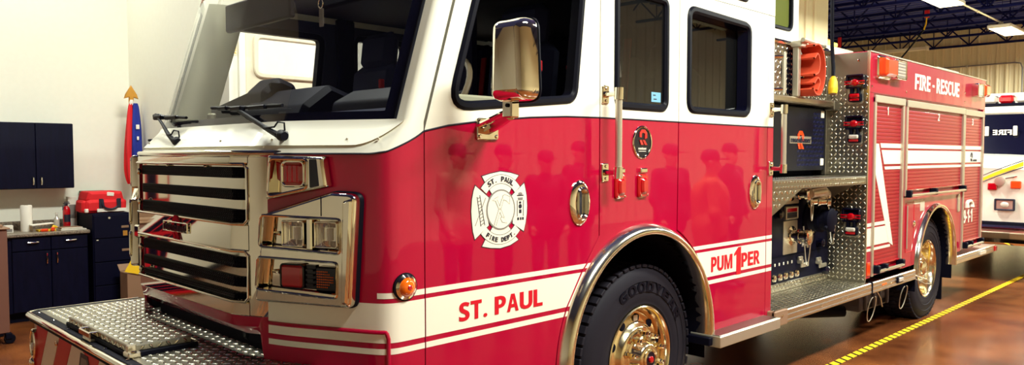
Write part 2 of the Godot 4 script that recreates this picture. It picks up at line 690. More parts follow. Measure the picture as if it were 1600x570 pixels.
# a ribbed metal cladding wall built of separate panels; frame t has x along the wall, y up, z into the room
func clad(called: String, t: Transform3D, length: float, height: float, pitch: float, m: Material, backing: Material) -> void:
	var w := structure(part(called, nb(t).bx(0, 0, -0.12, length, height, 0), backing))
	var p := nb()
	var prof := P2([0.003, 0, 0.03, 0, 0.05, 0.032, 0.085, 0.032, 0.105, 0, pitch * 0.55, 0, pitch * 0.58, 0.006, pitch * 0.66, 0.006, pitch * 0.69, 0, pitch - 0.003, 0])
	for i in prof.size() - 1:
		var a := prof[i]
		var b := prof[i + 1]
		p.quad(Vector3(a.x, 0.01, a.y + 0.004), Vector3(b.x, 0.01, b.y + 0.004), Vector3(b.x, height - 0.01, b.y + 0.004), Vector3(a.x, height - 0.01, a.y + 0.004), Vector3(0, 0, 1))
	for s in [0.01, height - 0.01]:
		for i in prof.size() - 1:
			var a := prof[i]
			var b := prof[i + 1]
			p.quad(Vector3(a.x, s, 0), Vector3(b.x, s, 0), Vector3(b.x, s, b.y + 0.004), Vector3(a.x, s, a.y + 0.004), Vector3(0, -1 if s < 1 else 1, 0))
	var me := p.mesh(0)
	for i in int(length / pitch):
		var o := MeshInstance3D.new()
		o.name = "panel"
		o.mesh = me
		o.material_override = m
		w.add_child(o, true)
		o.transform = t * Transform3D(Basis(), Vector3(i * pitch, 0, 0))

func room() -> void:
	structure(part("floor", nb().bx(-8, -0.2, -10, 28, 0, 10), M.floor))
	var c := structure(part("ceiling", nb().bx(-8, 5.7, -10, 28, 5.9, 10), M.deck))
	for i in 60:
		var x := 10.0 + i * 0.3
		part("deck_rib", nb().bx(x, 5.65, -9.9, x + 0.12, 5.705, 9.9), M.deck, c, 0)
	# far wall behind the second truck
	clad("wall_rear", Transform3D(FRONT, Vector3(27, 0, -10)), 20.0, 5.7, 0.25, M.metalwall, M.metalwall)
	# the wall the camera's back is turned to
	clad("wall_right", Transform3D(Basis(Vector3(-1, 0, 0), Vector3.UP, Vector3(0, 0, -1)), Vector3(28, 0, 9.3)), 36.0, 5.7, 0.4, M.metalwall, M.metalwall)
	# side wall of the far bay
	structure(part("wall_left_bay", nb().bx(16.6, 0, -9.7, 28, 5.7, -9.55), M.metalwall))
	# partition beside the truck
	structure(part("wall_partition", nb().bx(3.2, 0, -7.15, 14.0, 5.7, -4.4), M.wall))
	clad("wall_partition_end", Transform3D(Basis(), Vector3(14.0, 0, -4.4)), 2.4, 5.7, 0.4, M.metalwall, M.metalwall)
	structure(part("wall_partition_back", nb().bx(14.0, 0, -9.6, 16.4, 5.7, -4.52), M.metalwall))
	structure(part("wall_low_block", nb().bx(16.42, 0, -9.5, 17.8, 4.05, -4.4, 0.01), M.cream))
	structure(part("wall_alcove", nb().bx(-6.2, 0, -7.2, 3.2, 5.7, -7.0), M.wall))
	structure(part("baseboard_alcove", nb().bx(-6, 0, -7.0, 3.2, 0.1, -6.985, 0.004), M.navy))
	# front wall with its red overhead doors (seen in the chrome)
	structure(part("wall_front", nb().bx(-6.4, 0, -7.2, -6.2, 5.7, 9.4), mat(Color(0.80, 0.76, 0.68), 0.7)))
	var d := structure(part("door_1", nb().bx(-1.1, 0, -7.0, 0.75, 2.3, -6.93, 0.01), M.redvinyl))
	for r in 6:
		for k in 5:
			part("panel" if r < 2 else "pane", nb().bx(-1.04 + k * 0.36, r * 0.37 + 0.06, -6.935, -0.74 + k * 0.36, r * 0.37 + 0.38, -6.91, 0.01), M.cream if r > 3 or (r == 3 and k % 2 == 0) else M.navy, d, 0)
	# door with a rounded window in the partition, seen through the windscreen
	var pd := structure(part("door_2", nb().plate(P2([3.35, 0.0, 4.55, 0.0, 4.55, 2.9, 3.35, 2.9]), -4.4, -4.37, 0.006), M.cream, null))
	part("window_frame", nb().frame(rr(3.42, 2.42, 4.48, 2.84, 0.1, 6), 0.05, -4.37, -4.345, 0.01), M.cream, pd, 40)
	part("window_pane", nb().plate(rr(3.46, 2.46, 4.44, 2.80, 0.07, 6), -4.37, -4.362), M.paper, pd, 0)
	structure(part("trim_1", nb().bx(3.28, 0, -4.4, 3.345, 2.97, -4.36, 0.006).bx(3.28, 2.91, -4.4, 4.62, 2.97, -4.36, 0.006).bx(4.555, 0, -4.4, 4.62, 2.97, -4.36, 0.006), M.wall))
	# roof joists
	for i in 8:
		var x := 26.7 - i * 2.1
		var lab: String = ["dark blue steel roof joist tight against the far ribbed wall", "dark blue steel roof joist with zigzag webbing, lowest across the far wall", "dark blue steel roof joist with zigzag webbing, second one in front of the far wall", "dark blue steel roof joist, third from the far wall, crossing the upper edge"][mini(i, 3)] if i < 4 else "dark blue steel roof joist near the middle of the bay, mostly out of frame"
		var t := thing("roof_joist", lab, "joist", Vector3(x, 5.1, -9.4), "steel roof joists")
		if i == 0:
			t.position.x = 26.8
			x = 26.8
		part("bottom_chord", nb().bx(x - 0.05, 5.06, -9.5, x + 0.05, 5.12, 9.2, 0.005), M.steel, t)
		part("top_chord", nb().bx(x - 0.05, 5.58, -9.5, x + 0.05, 5.64, 9.2, 0.005), M.steel, t)
		var k := 0
		var z := -9.4
		while z < 9.0:
			part("brace", nb().tube([Vector3(x, 5.1, z), Vector3(x, 5.6, z + 0.5)], 0.022, 5), M.steel, t)
			part("brace", nb().tube([Vector3(x, 5.6, z + 0.5), Vector3(x, 5.1, z + 1.0)], 0.022, 5), M.steel, t)
			part("brace", nb().tube([Vector3(x, 5.6, z), Vector3(x, 5.1, z)], 0.016, 5), M.steel, t)
			z += 1.0
			k += 1
	# tape on the floor
	var tp := thing("floor_tape", "yellow and black striped hazard tape stuck along the brown floor beside the truck", "floor tape", Vector3(6, 0, 0))
	part("black_backing", nb().bx(2.0, 0.0005, -0.035, 15.5, 0.003, 0.035), M.black, tp)
	var s := nb().plate(P2([0, -0.035, 0.086, -0.035, 0.126, 0.035, 0.04, 0.035]), 0.0031, 0.0046).mesh(0)
	for i in 112:
		var o := MeshInstance3D.new()
		o.name = "yellow_stripe"
		o.mesh = s
		o.material_override = M.yellow
		tp.add_child(o, true)
		o.transform = Transform3D(FLAT, Vector3(2.05 + i * 0.12, 0, 0) - tp.position)
	# surface conduit and boxes on the far wall
	var cd := thing("conduit", "thin grey conduit pipe running level along the ribbed far wall, then turning down", "pipe", Vector3(26.9, 3, -4))
	part("pipe", nb().tube([Vector3(26.9, 4.45, -6.6), Vector3(26.9, 4.47, -3.2), Vector3(26.9, 4.44, -3.05), Vector3(26.9, 4.3, -3.0), Vector3(26.9, 0.4, -3.0)], 0.022, 6), M.grey, cd)
	for z in [-6.0, -4.5]:
		part("clip", nb().bx(26.87, 4.42, z, 26.95, 4.5, z + 0.05, 0.004), M.alu, cd)
	var pj := thing("pipe_loop", "dark bent pipe loop on the ribbed far wall just above the red truck body", "pipe", Vector3(26.9, 4.5, -7.4))
	part("pipe", nb().tube([Vector3(26.9, 3.8, -8.0), Vector3(26.9, 4.85, -8.0), Vector3(26.9, 4.98, -7.85), Vector3(26.9, 5.0, -7.3), Vector3(26.9, 4.9, -7.15), Vector3(26.9, 3.8, -7.1)], 0.035, 6), M.steel, pj)
	var st := thing("cable_tray", "long pale metal tray hung level under the joists before the far wall", "tray", Vector3(25.8, 5.0, -6.5))
	part("trough", nb().bx(25.7, 4.94, -8.6, 25.9, 5.04, -5.3, 0.01), M.cream, st)
	part("end_cap", nb().bx(25.69, 4.92, -5.3, 25.91, 5.06, -5.26, 0.005), M.cream, st)
	for z in [-8.2, -5.8]:
		part("hanger_rod", nb().tube([Vector3(25.8, 5.03, z), Vector3(25.8, 5.7, z)], 0.01, 6), M.steel, st)
	# trunking bar joining the two visible ceiling lights
	var tb := thing("light_rail", "thin metal conduit bar running between the two glowing ceiling lights", "rail", Vector3(18.4, 4.75, -2.1))
	part("bar", nb().tube([Vector3(16.5, 4.72, -2.1), Vector3(20.4, 4.72, -2.1)], 0.022, 6), M.satin, tb)
	for x in [16.55, 18.4, 20.35]:
		part("coupling", nb().tube([Vector3(x - 0.06, 4.72, -2.1), Vector3(x + 0.06, 4.72, -2.1)], 0.032, 8), M.satin, tb)
	# black cable drooping from a joist to behind the red body
	var dr := thing("drop_cable", "black cable drooping from a roof joist down behind the red truck body", "cable", Vector3(22.4, 4.5, -4.5))
	var pts := []
	for i in 13:
		var u := i / 12.0
		pts.append(Vector3(22.4, 5.05 - 1.55 * u - 0.25 * sin(PI * u), -4.35 - 1.75 * u))
	part("cable", nb().tube(pts, 0.022, 6), M.rubber, dr)
	part("hook", nb().tube([Vector3(22.4, 5.05, -4.35), Vector3(22.4, 5.2, -4.3), Vector3(22.4, 5.55, -4.28)], 0.02, 6), M.yellow, dr, 32, "yellow and red cord at the top")
	part("tag", nb().bx(22.37, 5.36, -4.34, 22.43, 5.56, -4.22, 0.01), M.bag, dr)
	for q in [[20.3, -6.85, "small red tag hung on a joist, left one beside the partition corner"], [22.4, -6.55, "small red tag hung on a joist, right one above the pale tray"]]:
		var h := thing("joist_tag", q[2], "tag", Vector3(q[0], 5.05, q[1]), "red tags on the joists")
		part("cord", nb().tube([Vector3(q[0], 5.07, q[1]), Vector3(q[0] - 0.07, 4.82, q[1] + 0.01), Vector3(q[0] - 0.07, 4.7, q[1])], 0.008, 5), M.yellow, h)
		part("tag", nb().bx(q[0] - 0.09, 4.8, q[1] - 0.05, q[0] - 0.06, 5.08, q[1] + 0.05, 0.01), M.bag, h)
	# work lamp on the low block
	var wl := thing("work_lamp", "small lit work lamp lying on top of the cream block behind the truck", "lamp", Vector3(16.9, 4.05, -4.6))
	part("housing", nb().box(Vector3(16.75, 4.14, -4.6), Vector3(0.3, 0.18, 0.2), 0.03), M.gold, wl)
	part("lens", nb().box(Vector3(16.98, 4.12, -4.5), Vector3(0.22, 0.08, 0.08), 0.02), glow(Color(1.0, 0.95, 0.35), 2.0), wl)
	part("stand", nb().lathe([Vector2(0, 4.05), Vector2(0.12, 4.05), Vector2(0.1, 4.07), Vector2(0, 4.07)], 12), M.black, wl).position += Vector3(16.8, 0, -4.6)

func alcove() -> void:
	# wall cabinets: one unit of two doors
	var u := thing("wall_cabinet", "dark navy wood-grain wall cabinet with two doors above the counter", "cabinet", Vector3(2.17, 1.34, -7.0))
	part("body", nb().bx(1.80, 1.34, -6.995, 2.515, 2.03, -6.70, 0.004), M.wood, u)
	for i in 2:
		var x0 := 1.803 + i * 0.357
		var d := part("door", nb().bx(x0, 1.345, -6.698, x0 + 0.352, 2.025, -6.678, 0.003), M.wood, u)
		var hx := 2.121 if i == 0 else 2.196
		part("handle", nb().tube([Vector3(hx, 1.375, -6.68), Vector3(hx + 0.004, 1.385, -6.655), Vector3(hx + 0.006, 1.42, -6.648), Vector3(hx + 0.004, 1.455, -6.655), Vector3(hx, 1.465, -6.68)], 0.007, 6), M.chrome, d)
	# base cabinet
	u = thing("base_cabinet", "dark navy base cabinet with two drawers over two doors under the counter", "cabinet", Vector3(2.2, 0, -6.7))
	part("body", nb().bx(1.72, 0.1, -6.98, 2.555, 0.87, -6.42, 0.004), M.wood, u)
	part("plinth", nb().bx(1.72, 0.0, -6.98, 2.55, 0.1, -6.48), M.black, u)
	for i in 2:
		var x0 := 1.862 + i * 0.347
		var dr := part("drawer", nb().bx(x0, 0.725, -6.42, x0 + 0.34, 0.862, -6.4, 0.004), M.wood, u)
		var hc := x0 + 0.18
		part("handle", nb().tube([Vector3(hc - 0.055, 0.815, -6.4), Vector3(hc - 0.045, 0.812, -6.378), Vector3(hc, 0.81, -6.372), Vector3(hc + 0.045, 0.812, -6.378), Vector3(hc + 0.055, 0.815, -6.4)], 0.007, 6), M.chrome, dr)
		var d := part("door", nb().bx(x0, 0.11, -6.42, x0 + 0.34, 0.718, -6.4, 0.004), M.wood, u)
		var hx := 2.163 if i == 0 else 2.256
		part("handle", nb().tube([Vector3(hx, 0.58, -6.4), Vector3(hx, 0.59, -6.378), Vector3(hx, 0.64, -6.37), Vector3(hx, 0.688, -6.378), Vector3(hx, 0.698, -6.4)], 0.007, 6), M.chrome, d)
	var ct := thing("countertop", "grey speckled stone-look countertop on the navy base cabinet", "countertop", Vector3(2.1, 0.87, -6.7))
	part("slab", nb().bx(1.4, 0.87, -6.99, 2.57, 0.905, -6.37, 0.008), M.granite, ct)
	part("backsplash", nb().bx(1.4, 0.905, -6.995, 2.57, 0.99, -6.97, 0.004), M.granite, ct)
	var st := thing("side_cabinet", "plain navy cabinet end under the counter, behind the brown cart", "cabinet", Vector3(1.5, 0, -6.7))
	part("body", nb().bx(1.4, 0.0, -6.98, 1.715, 0.87, -6.44, 0.004), M.wood, st)
	# filing cabinet
	u = thing("filing_cabinet", "tall black filing cabinet of stacked drawers in the alcove corner", "cabinet", Vector3(2.77, 0, -6.65))
	part("body", nb().bx(2.59, 0.02, -6.98, 2.97, 1.07, -6.37, 0.006), M.navy, u)
	for i in 4:
		var y0 := 0.05 + i * 0.252
		var d := part("drawer", nb().bx(2.6, y0, -6.37, 2.965, y0 + 0.245, -6.352, 0.004), M.navy, u)
		part("label_holder", nb().bx(2.87, y0 + 0.1, -6.352, 2.945, y0 + 0.125, -6.346, 0.002), M.tan, d)
		if i == 3:
			part("sticker", nb().bx(2.885, y0 + 0.015, -6.352, 2.93, y0 + 0.07, -6.35), M.gold, d, 0, "small yellow sticker")
			part("lock", nb(Transform3D(SPIN, Vector3(2.75, y0 + 0.215, -6.352))).lathe([Vector2(0.012, 0), Vector2(0.012, 0.006), Vector2(0, 0.006)], 10), M.chrome, d)
		if i == 2:
			part("sticker", nb().bx(2.62, y0 + 0.23, -6.352, 2.64, y0 + 0.24, -6.35), M.cream, d, 0)
	# red medical bag
	u = thing("medical_bag", "red zip-up medical bag with black handles and white stripe on the filing cabinet", "bag", Vector3(2.77, 1.07, -6.6))
	part("body", nb().plate(rpoly(P2([2.545, 1.075, 2.96, 1.075, 2.965, 1.2, 2.93, 1.215, 2.6, 1.215, 2.56, 1.2]), 0.03, 4), -6.8, -6.44, 0.03), M.bag, u)
	part("lid", nb(Transform3D(Basis(Vector3.FORWARD, 0.03), Vector3(-0.04, 0.083, 0))).plate(rpoly(P2([2.57, 1.19, 2.96, 1.19, 2.93, 1.305, 2.60, 1.295]), 0.025, 4), -6.78, -6.47, 0.03), M.bag, u)
	part("side_pocket", nb().box(Vector3(2.555, 1.14, -6.58), Vector3(0.06, 0.13, 0.2), 0.02), M.bag, u)
	part("reflective_stripe", nb().bx(2.66, 1.082, -6.442, 2.955, 1.118, -6.434, 0.002), M.paper, u)
	part("reflective_stripe", nb().bx(2.545, 1.08, -6.48, 2.58, 1.12, -6.44, 0.006), M.paper, u)
	part("lid_patch", nb(Transform3D(Basis(Vector3.FORWARD, 0.1), Vector3(2.8, 1.27, -6.46))).bx(-0.03, -0.02, -0.02, 0.04, 0.02, 0.0, 0.004), M.paper, u)
	var hp := []
	for i in 13:
		var a := PI + PI * i / 12.0
		hp.append(Vector3(2.79 + 0.075 * cos(a), 1.16 + 0.05 * sin(a) , -6.42))
	hp.push_front(Vector3(2.715, 1.215, -6.44))
	hp.append(Vector3(2.865, 1.215, -6.44))
	part("handle", nb().tube(hp, 0.012, 6), M.ink, u)
	for x in [2.70, 2.88]:
		part("strap", nb().bx(x - 0.02, 1.12, -6.442, x + 0.02, 1.225, -6.432, 0.003), M.ink, u)
	u = thing("green_box", "low dark green box showing behind the red medical bag", "box", Vector3(2.75, 1.07, -6.9))
	part("body", nb().bx(2.64, 1.072, -6.97, 2.88, 1.275, -6.88, 0.01), M.green, u)
	part("lid", nb().bx(2.635, 1.275, -6.975, 2.885, 1.295, -6.875, 0.006), M.green, u)
	u = thing("white_carton", "white carton standing on the counter behind the fire extinguisher", "box", Vector3(2.5, 0.905, -6.9))
	part("carton", nb().bx(2.5, 0.905, -6.96, 2.585, 1.235, -6.88, 0.004), M.paper, u)
	part("label_print", nb().bx(2.51, 1.0, -6.88, 2.575, 1.15, -6.878), M.grey, u, 0)
	# paper towel roll
	u = thing("paper_towel_roll", "white paper towel roll standing on end on the counter", "paper towels", Vector3(2.05, 0.905, -6.65))
	part("roll", nb(Transform3D(Basis(), Vector3(2.05, 0.905, -6.65))).lathe([Vector2(0.02, 0), Vector2(0.052, 0), Vector2(0.054, 0.01), Vector2(0.054, 0.262), Vector2(0.05, 0.27), Vector2(0.02, 0.27), Vector2(0.02, 0.0)], 28), M.paper, u)
	part("core", nb(Transform3D(Basis(), Vector3(2.05, 0.905, -6.65))).lathe([Vector2(0.0195, 0.001), Vector2(0.0195, 0.272), Vector2(0.017, 0.272), Vector2(0.017, 0.001)], 16), M.tan, u)
	# fire extinguisher
	u = thing("fire_extinguisher", "small red fire extinguisher standing at the back of the counter", "extinguisher", Vector3(2.44, 0.905, -6.72))
	var o := Transform3D(Basis(), Vector3(2.44, 0.905, -6.72))
	part("cylinder", nb(o).lathe([Vector2(0, 0), Vector2(0.034, 0), Vector2(0.037, 0.006), Vector2(0.037, 0.19), Vector2(0.033, 0.215), Vector2(0.022, 0.235), Vector2(0.012, 0.243), Vector2(0, 0.243)], 20), M.redlens, u)
	part("label_band", nb(o).lathe([Vector2(0.0375, 0.07), Vector2(0.0375, 0.15)], 16, 0.6, 2.5), M.ink, u)
	part("valve", nb(o).lathe([Vector2(0.012, 0.243), Vector2(0.014, 0.262), Vector2(0, 0.262)], 12).bx(-0.03, 0.262, -0.008, 0.035, 0.272, 0.008, 0.002).bx(-0.02, 0.278, -0.008, 0.03, 0.286, 0.008, 0.002), M.ink, u)
	part("nozzle", nb(o).tube([Vector3(-0.01, 0.255, 0.01), Vector3(-0.035, 0.245, 0.02), Vector3(-0.042, 0.2, 0.03)], 0.006, 6), M.ink, u)
	# clear bottle
	u = thing("clear_bottle", "small clear plastic bottle between paper roll and fire extinguisher", "bottle", Vector3(2.36, 0.905, -6.78))
	o = Transform3D(Basis(), Vector3(2.36, 0.905, -6.78))
	part("body", nb(o).lathe([Vector2(0, 0), Vector2(0.026, 0), Vector2(0.028, 0.01), Vector2(0.028, 0.1), Vector2(0.012, 0.13), Vector2(0.012, 0.15), Vector2(0, 0.15)], 16), M.lens, u)
	part("cap", nb(o).lathe([Vector2(0.014, 0.15), Vector2(0.014, 0.172), Vector2(0, 0.172)], 12), M.paper, u)
	# things on the counter
	var pl := [["magazine", "pale magazine leaning on the heap beside the paper towel roll", 2.16, 0.978, 0.2, 0.012, 0.1, M.paper, 0.06], ["folded_vest", "bright orange and yellow folded safety vest on the counter", 2.2, 0.915, 0.16, 0.02, 0.12, M.yellow, 0.0], ["binder", "grey paper binder lying flat at the counter's right end", 2.43, 0.912, 0.24, 0.014, 0.2, M.satin, 0.0], ["notebook", "brown notebook lying on the grey paper binder", 2.42, 0.928, 0.2, 0.014, 0.16, M.tan, 0.0]]
	for q in pl:
		u = thing(q[0], q[1], q[0].replace("_", " "), Vector3(q[2], q[3], -6.55))
		part("cover", nb(Transform3D(Basis(Vector3.BACK, q[8]), Vector3(q[2], q[3], -6.55))).box(Vector3.ZERO, Vector3(q[4], q[5], q[6]), 0.003), q[7], u)
		if q[0] == "folded_vest":
			part("orange_panel", nb().bx(2.13, 0.906, -6.485, 2.2, 0.936, -6.45, 0.008), M.orange, u)
			part("orange_panel", nb().bx(2.225, 0.906, -6.487, 2.262, 0.95, -6.455, 0.01), M.orange, u)
			part("collar", nb().tube([Vector3(2.24, 0.925, -6.48), Vector3(2.26, 0.955, -6.5), Vector3(2.29, 0.94, -6.52)], 0.014, 8), M.yellow, u)
		else:
			part("pages", nb(Transform3D(Basis(Vector3.BACK, q[8]), Vector3(q[2], q[3], -6.55))).box(Vector3(0.004, 0, 0.003), Vector3(q[4], q[5] * 0.6, q[6]), 0.0), M.paper, u, 0)
	u = thing("small_box", "small white printed box at the counter's left end", "box", Vector3(1.88, 0.905, -6.6))
	part("carton", nb().bx(1.84, 0.905, -6.63, 1.915, 0.98, -6.57, 0.003), M.paper, u)
	part("printed_label", nb().bx(1.85, 0.915, -6.57, 1.905, 0.945, -6.5685), M.grey, u, 0)
	u = thing("tray_box", "open brown tray on top of the brown cart at left edge", "tray", Vector3(1.5, 1.045, -5.65))
	part("tray", nb().bx(1.25, 1.046, -5.85, 1.62, 1.07, -5.56, 0.004).bx(1.25, 1.07, -5.85, 1.27, 1.13, -5.56, 0.004).bx(1.25, 1.07, -5.85, 1.6, 1.13, -5.83, 0.004), M.tan, u)
	part("flap", nb(Transform3D(Basis(Vector3.BACK, -0.5), Vector3(1.6, 1.07, -5.7))).bx(-0.1, 0, -0.14, 0.0, 0.006, 0.14), M.tan, u)
	# brown cart on casters
	u = thing("cart", "brown panelled cart on black casters at the left edge", "cart", Vector3(1.4, 0, -5.7))
	part("side_panel", nb().bx(1.12, 0.1, -5.9, 1.64, 1.03, -5.5, 0.006), mat(Color(0.42, 0.27, 0.22), 0.5), u)
	part("top", nb().bx(1.1, 1.03, -5.92, 1.66, 1.045, -5.48, 0.004), M.tan, u)
	for q in [[1.62, -5.52], [1.62, -5.88], [1.14, -5.52], [1.14, -5.88]]:
		var w := part("caster", nb(Transform3D(SPIN, Vector3(q[0] + 0.02, 0.045, q[1]))).lathe([Vector2(0.0, -0.018), Vector2(0.04, -0.018), Vector2(0.045, -0.01), Vector2(0.045, 0.01), Vector2(0.04, 0.018), Vector2(0, 0.018)], 18), M.rubber, u)
		part("fork", nb().bx(q[0] - 0.015, 0.045, q[1] - 0.026, q[0] + 0.035, 0.1, q[1] + 0.026, 0.004), M.black, w)
	# flag in the corner
	u = thing("flag", "furled red and blue flag on a pole with a gold spear tip", "flag", Vector3(3.085, 0, -6.6))
	part("pole", nb().tube([Vector3(3.085, 0.04, -6.6), Vector3(3.085, 2.31, -6.6)], 0.013, 10), M.gold, u)
	part("stand", nb(Transform3D(Basis(), Vector3(3.085, 0, -6.6))).lathe([Vector2(0, 0), Vector2(0.11, 0), Vector2(0.11, 0.02), Vector2(0.05, 0.04), Vector2(0.02, 0.06), Vector2(0, 0.06)], 20), M.gold, u)
	part("spear_tip", nb().plate(P2([3.06, 2.27, 3.11, 2.27, 3.11, 2.335, 3.16, 2.32, 3.145, 2.37, 3.085, 2.47, 3.025, 2.37, 3.01, 2.32, 3.06, 2.335]), -6.612, -6.588, 0.006), M.gold, u)
	part("ferrule", nb(Transform3D(Basis(), Vector3(3.085, 2.25, -6.6))).lathe([Vector2(0, 0), Vector2(0.022, 0), Vector2(0.026, 0.03), Vector2(0.02, 0.06), Vector2(0, 0.06)], 12), M.paper, u)
	for s in 2:
		var rows := []
		for i in 23:
			var v := i / 22.0
			var row := []
			for j in 33:
				var a := TAU * j / 32.0
				var w := 0.026 + 0.085 * pow(v, 0.6) * (1.0 - pow(v, 7.0) * 0.8)
				var fold := 1.0 + 0.22 * sin(a * 5.0 + v * 3.0 + s)
				var cx := 3.08 - 0.015 * v if s == 0 else 3.118 - 0.01 * v
				var yb := 1.37 if s == 0 else 1.5
				row.append(Vector3(cx + cos(a) * w * fold * (0.68 if s == 0 else 0.7), 2.27 - (2.27 - yb) * v, -6.6 + (0.0 if s == 0 else 0.035) + sin(a) * w * 0.7 * fold))
			rows.append(row)
		var b := nb()
		for i in 22:
			for j in 32:
				var p0: Vector3 = rows[i][j]
				var hint := p0 - Vector3(3.075 if s == 0 else 3.113, p0.y, -6.6)
				b.quad(rows[i][j], rows[i][j + 1], rows[i + 1][j + 1], rows[i + 1][j], hint)
		part("red_cloth" if s == 0 else "blue_cloth", b, M.bag if s == 0 else M.blue, u, 50)
	part("white_emblem", nb().bx(3.095, 1.98, -6.505, 3.13, 2.03, -6.49, 0.004).bx(3.1, 1.86, -6.5, 3.12, 1.9, -6.482, 0.004), M.paper, u)
	# yellow paper on a brown box
	u = thing("cardboard_box", "tall narrow brown cardboard box beside the filing cabinet", "box", Vector3(2.95, 0, -6.2))
	part("carton", nb().bx(2.77, 0.0, -6.12, 3.06, 0.47, -5.9, 0.004), M.tan, u)
	part("flap", nb(Transform3D(Basis(Vector3.RIGHT, -0.9), Vector3(2.9, 0.47, -6.12))).bx(-0.13, 0, -0.003, 0.15, 0.1, 0.003), M.tan, u)
	u = thing("yellow_folder", "yellow folder propped on the brown cardboard box near the bumper", "folder", Vector3(2.85, 0.47, -5.9))
	part("cover", nb().plate(P2([2.74, 0.49, 2.9, 0.445, 3.0, 0.46, 2.98, 0.67, 2.845, 0.67]), -5.892, -5.884), M.yellow, u)
	part("back_cover", nb().plate(P2([2.75, 0.5, 2.9, 0.455, 3.0, 0.47, 2.99, 0.675, 2.85, 0.675]), -5.898, -5.893), M.gold, u)

const EO := Vector3(6.0, 0, -1.25)
const PZ := [-1.25, -0.8, -0.6, -0.53, -0.41, -0.26, -0.12, -0.07, -0.035, -0.015, -0.004, 0.0, 0.0]
const PX := [1.53, 1.535, 1.545, 1.562, 1.605, 1.675, 1.742, 1.768, 1.79, 1.812, 1.84, 1.88, 1.985]
const PW := [1.0, 1.0, 1.0, 1.0, 1.0, 1.0, 1.0, 0.95, 0.85, 0.72, 0.6, 0.45, 0.0]
const PB := [1.69, 1.69, 1.69, 1.69, 1.69, 1.69, 1.69, 1.69, 1.695, 1.70, 1.715, 1.735, 1.783]
const BND := [1.985, 1.783, 2.116, 1.81, 2.339, 1.839, 2.628, 1.863, 2.88, 1.876, 3.147, 1.88]
var T: Node3D
var plan := []   # dense plan of the cab's right front: [z, x, weight, boundary]

func cat(a: float, b: float, c: float, d: float, t: float) -> float:
	return 0.5 * (2.0 * b + (c - a) * t + (2.0 * a - 5.0 * b + 4.0 * c - d) * t * t + (3.0 * b - a - 3.0 * c + d) * t * t * t)

func make_plan() -> void:
	var n := PZ.size()
	for i in n - 1:
		var s := 5
		for k in s:
			var t := float(k) / s
			var r := []
			for A in [PZ, PX, PW, PB]:
				r.append(cat(A[maxi(i - 1, 0)], A[i], A[i + 1], A[mini(i + 2, n - 1)], t))
			plan.append(r)
	plan.append([PZ[n - 1], PX[n - 1], PW[n - 1], PB[n - 1]])

# point of the cab's skin: plan point i at height y; side 1 = near corner, -1 = far corner; off = outwards
func skin(i: int, y: float, side := 1, off := 0.0) -> Vector3:
	var r = plan[i]
	var x: float = r[1] + r[2] * clampf(y - 1.70, 0.0, 0.12) + maxf(0.0, y - 1.82) * 0.306
	var z: float = r[0]
	if off != 0.0:
		var a = plan[maxi(i - 1, 0)]
		var b = plan[mini(i + 1, plan.size() - 1)]
		var d := Vector2(b[1] - a[1], b[0] - a[0]).normalized()   # (x, z) along
		x += -d.y * off
		z += d.x * off
	return Vector3(x, y, z if side > 0 else -2.5 - z)

func skin_grid(b: B, i0: int, i1: int, ya: Callable, yb: Callable, rows: int, side: int, off := 0.0) -> void:
	var R := []
	for k in rows + 1:
		var row := []
		for i in range(i0, i1 + 1):
			var y0: float = ya.call(i)
			var y1: float = yb.call(i)
			row.append(skin(i, y0 + (y1 - y0) * k / rows, side, off))
		R.append(row)
	b.grid(R, Vector3(-1, 0.05, 0.6 * side))

func ix(z: float) -> int:
	for i in plan.size():
		if plan[i][0] >= z:
			return i
	return plan.size() - 1

func bnd(rev := false) -> PackedVector2Array:
	var p := P2(BND)
	if rev:
		p.reverse()
	return p

func arcp(r: float, a0: float, a1: float, n := 16, cx := 3.541, cy := 0.59) -> PackedVector2Array:
	var o := PackedVector2Array()
	for i in n + 1:
		var a := deg_to_rad(a0 + (a1 - a0) * i / n)
		o.append(Vector2(cx + r * cos(a), cy + r * sin(a)))
	return o

func box_part(called: String, l: Array, m: Material, parent: Node, bev := 0.004) -> MeshInstance3D:
	return part(called, nb().bx(l[0], l[1], l[2], l[3], l[4], l[5], bev), m, parent)

func window(door: Node, poly: PackedVector2Array, mir: Transform3D, recess: float, glass: Material) -> void:
	part("window_frame", nb(mir).frame(poly, 0.042, -0.05, 0.014, 0.012), M.rubber, door, 40)
	if recess > 0.0:
		part("window_jamb", nb(mir).loft([B.lift(B.ccw(B.inset(B.ccw(poly), 0.042)), 0.0), B.lift(B.inset(B.ccw(poly), 0.05), -recess)]), M.gloss, door, 40)
	if glass != null:
		part("window_pane", nb(mir).plate(B.inset(B.ccw(poly), 0.03), -0.012 - recess, -0.006 - recess), glass, door, 0)

func bolts(list: Array, t: Transform3D, r: float, h: float, parent: Node, m: Material = null) -> void:
	var b := nb()
	for p in list:
		b.xf = t * Transform3D(SPIN, Vector3(p.x, p.y, 0))
		b.lathe([Vector2(r, 0), Vector2(r, h * 0.6), Vector2(r * 0.7, h), Vector2(0, h)], 8)
	stuff(part("rivets", b, m if m else M.chrome, parent))

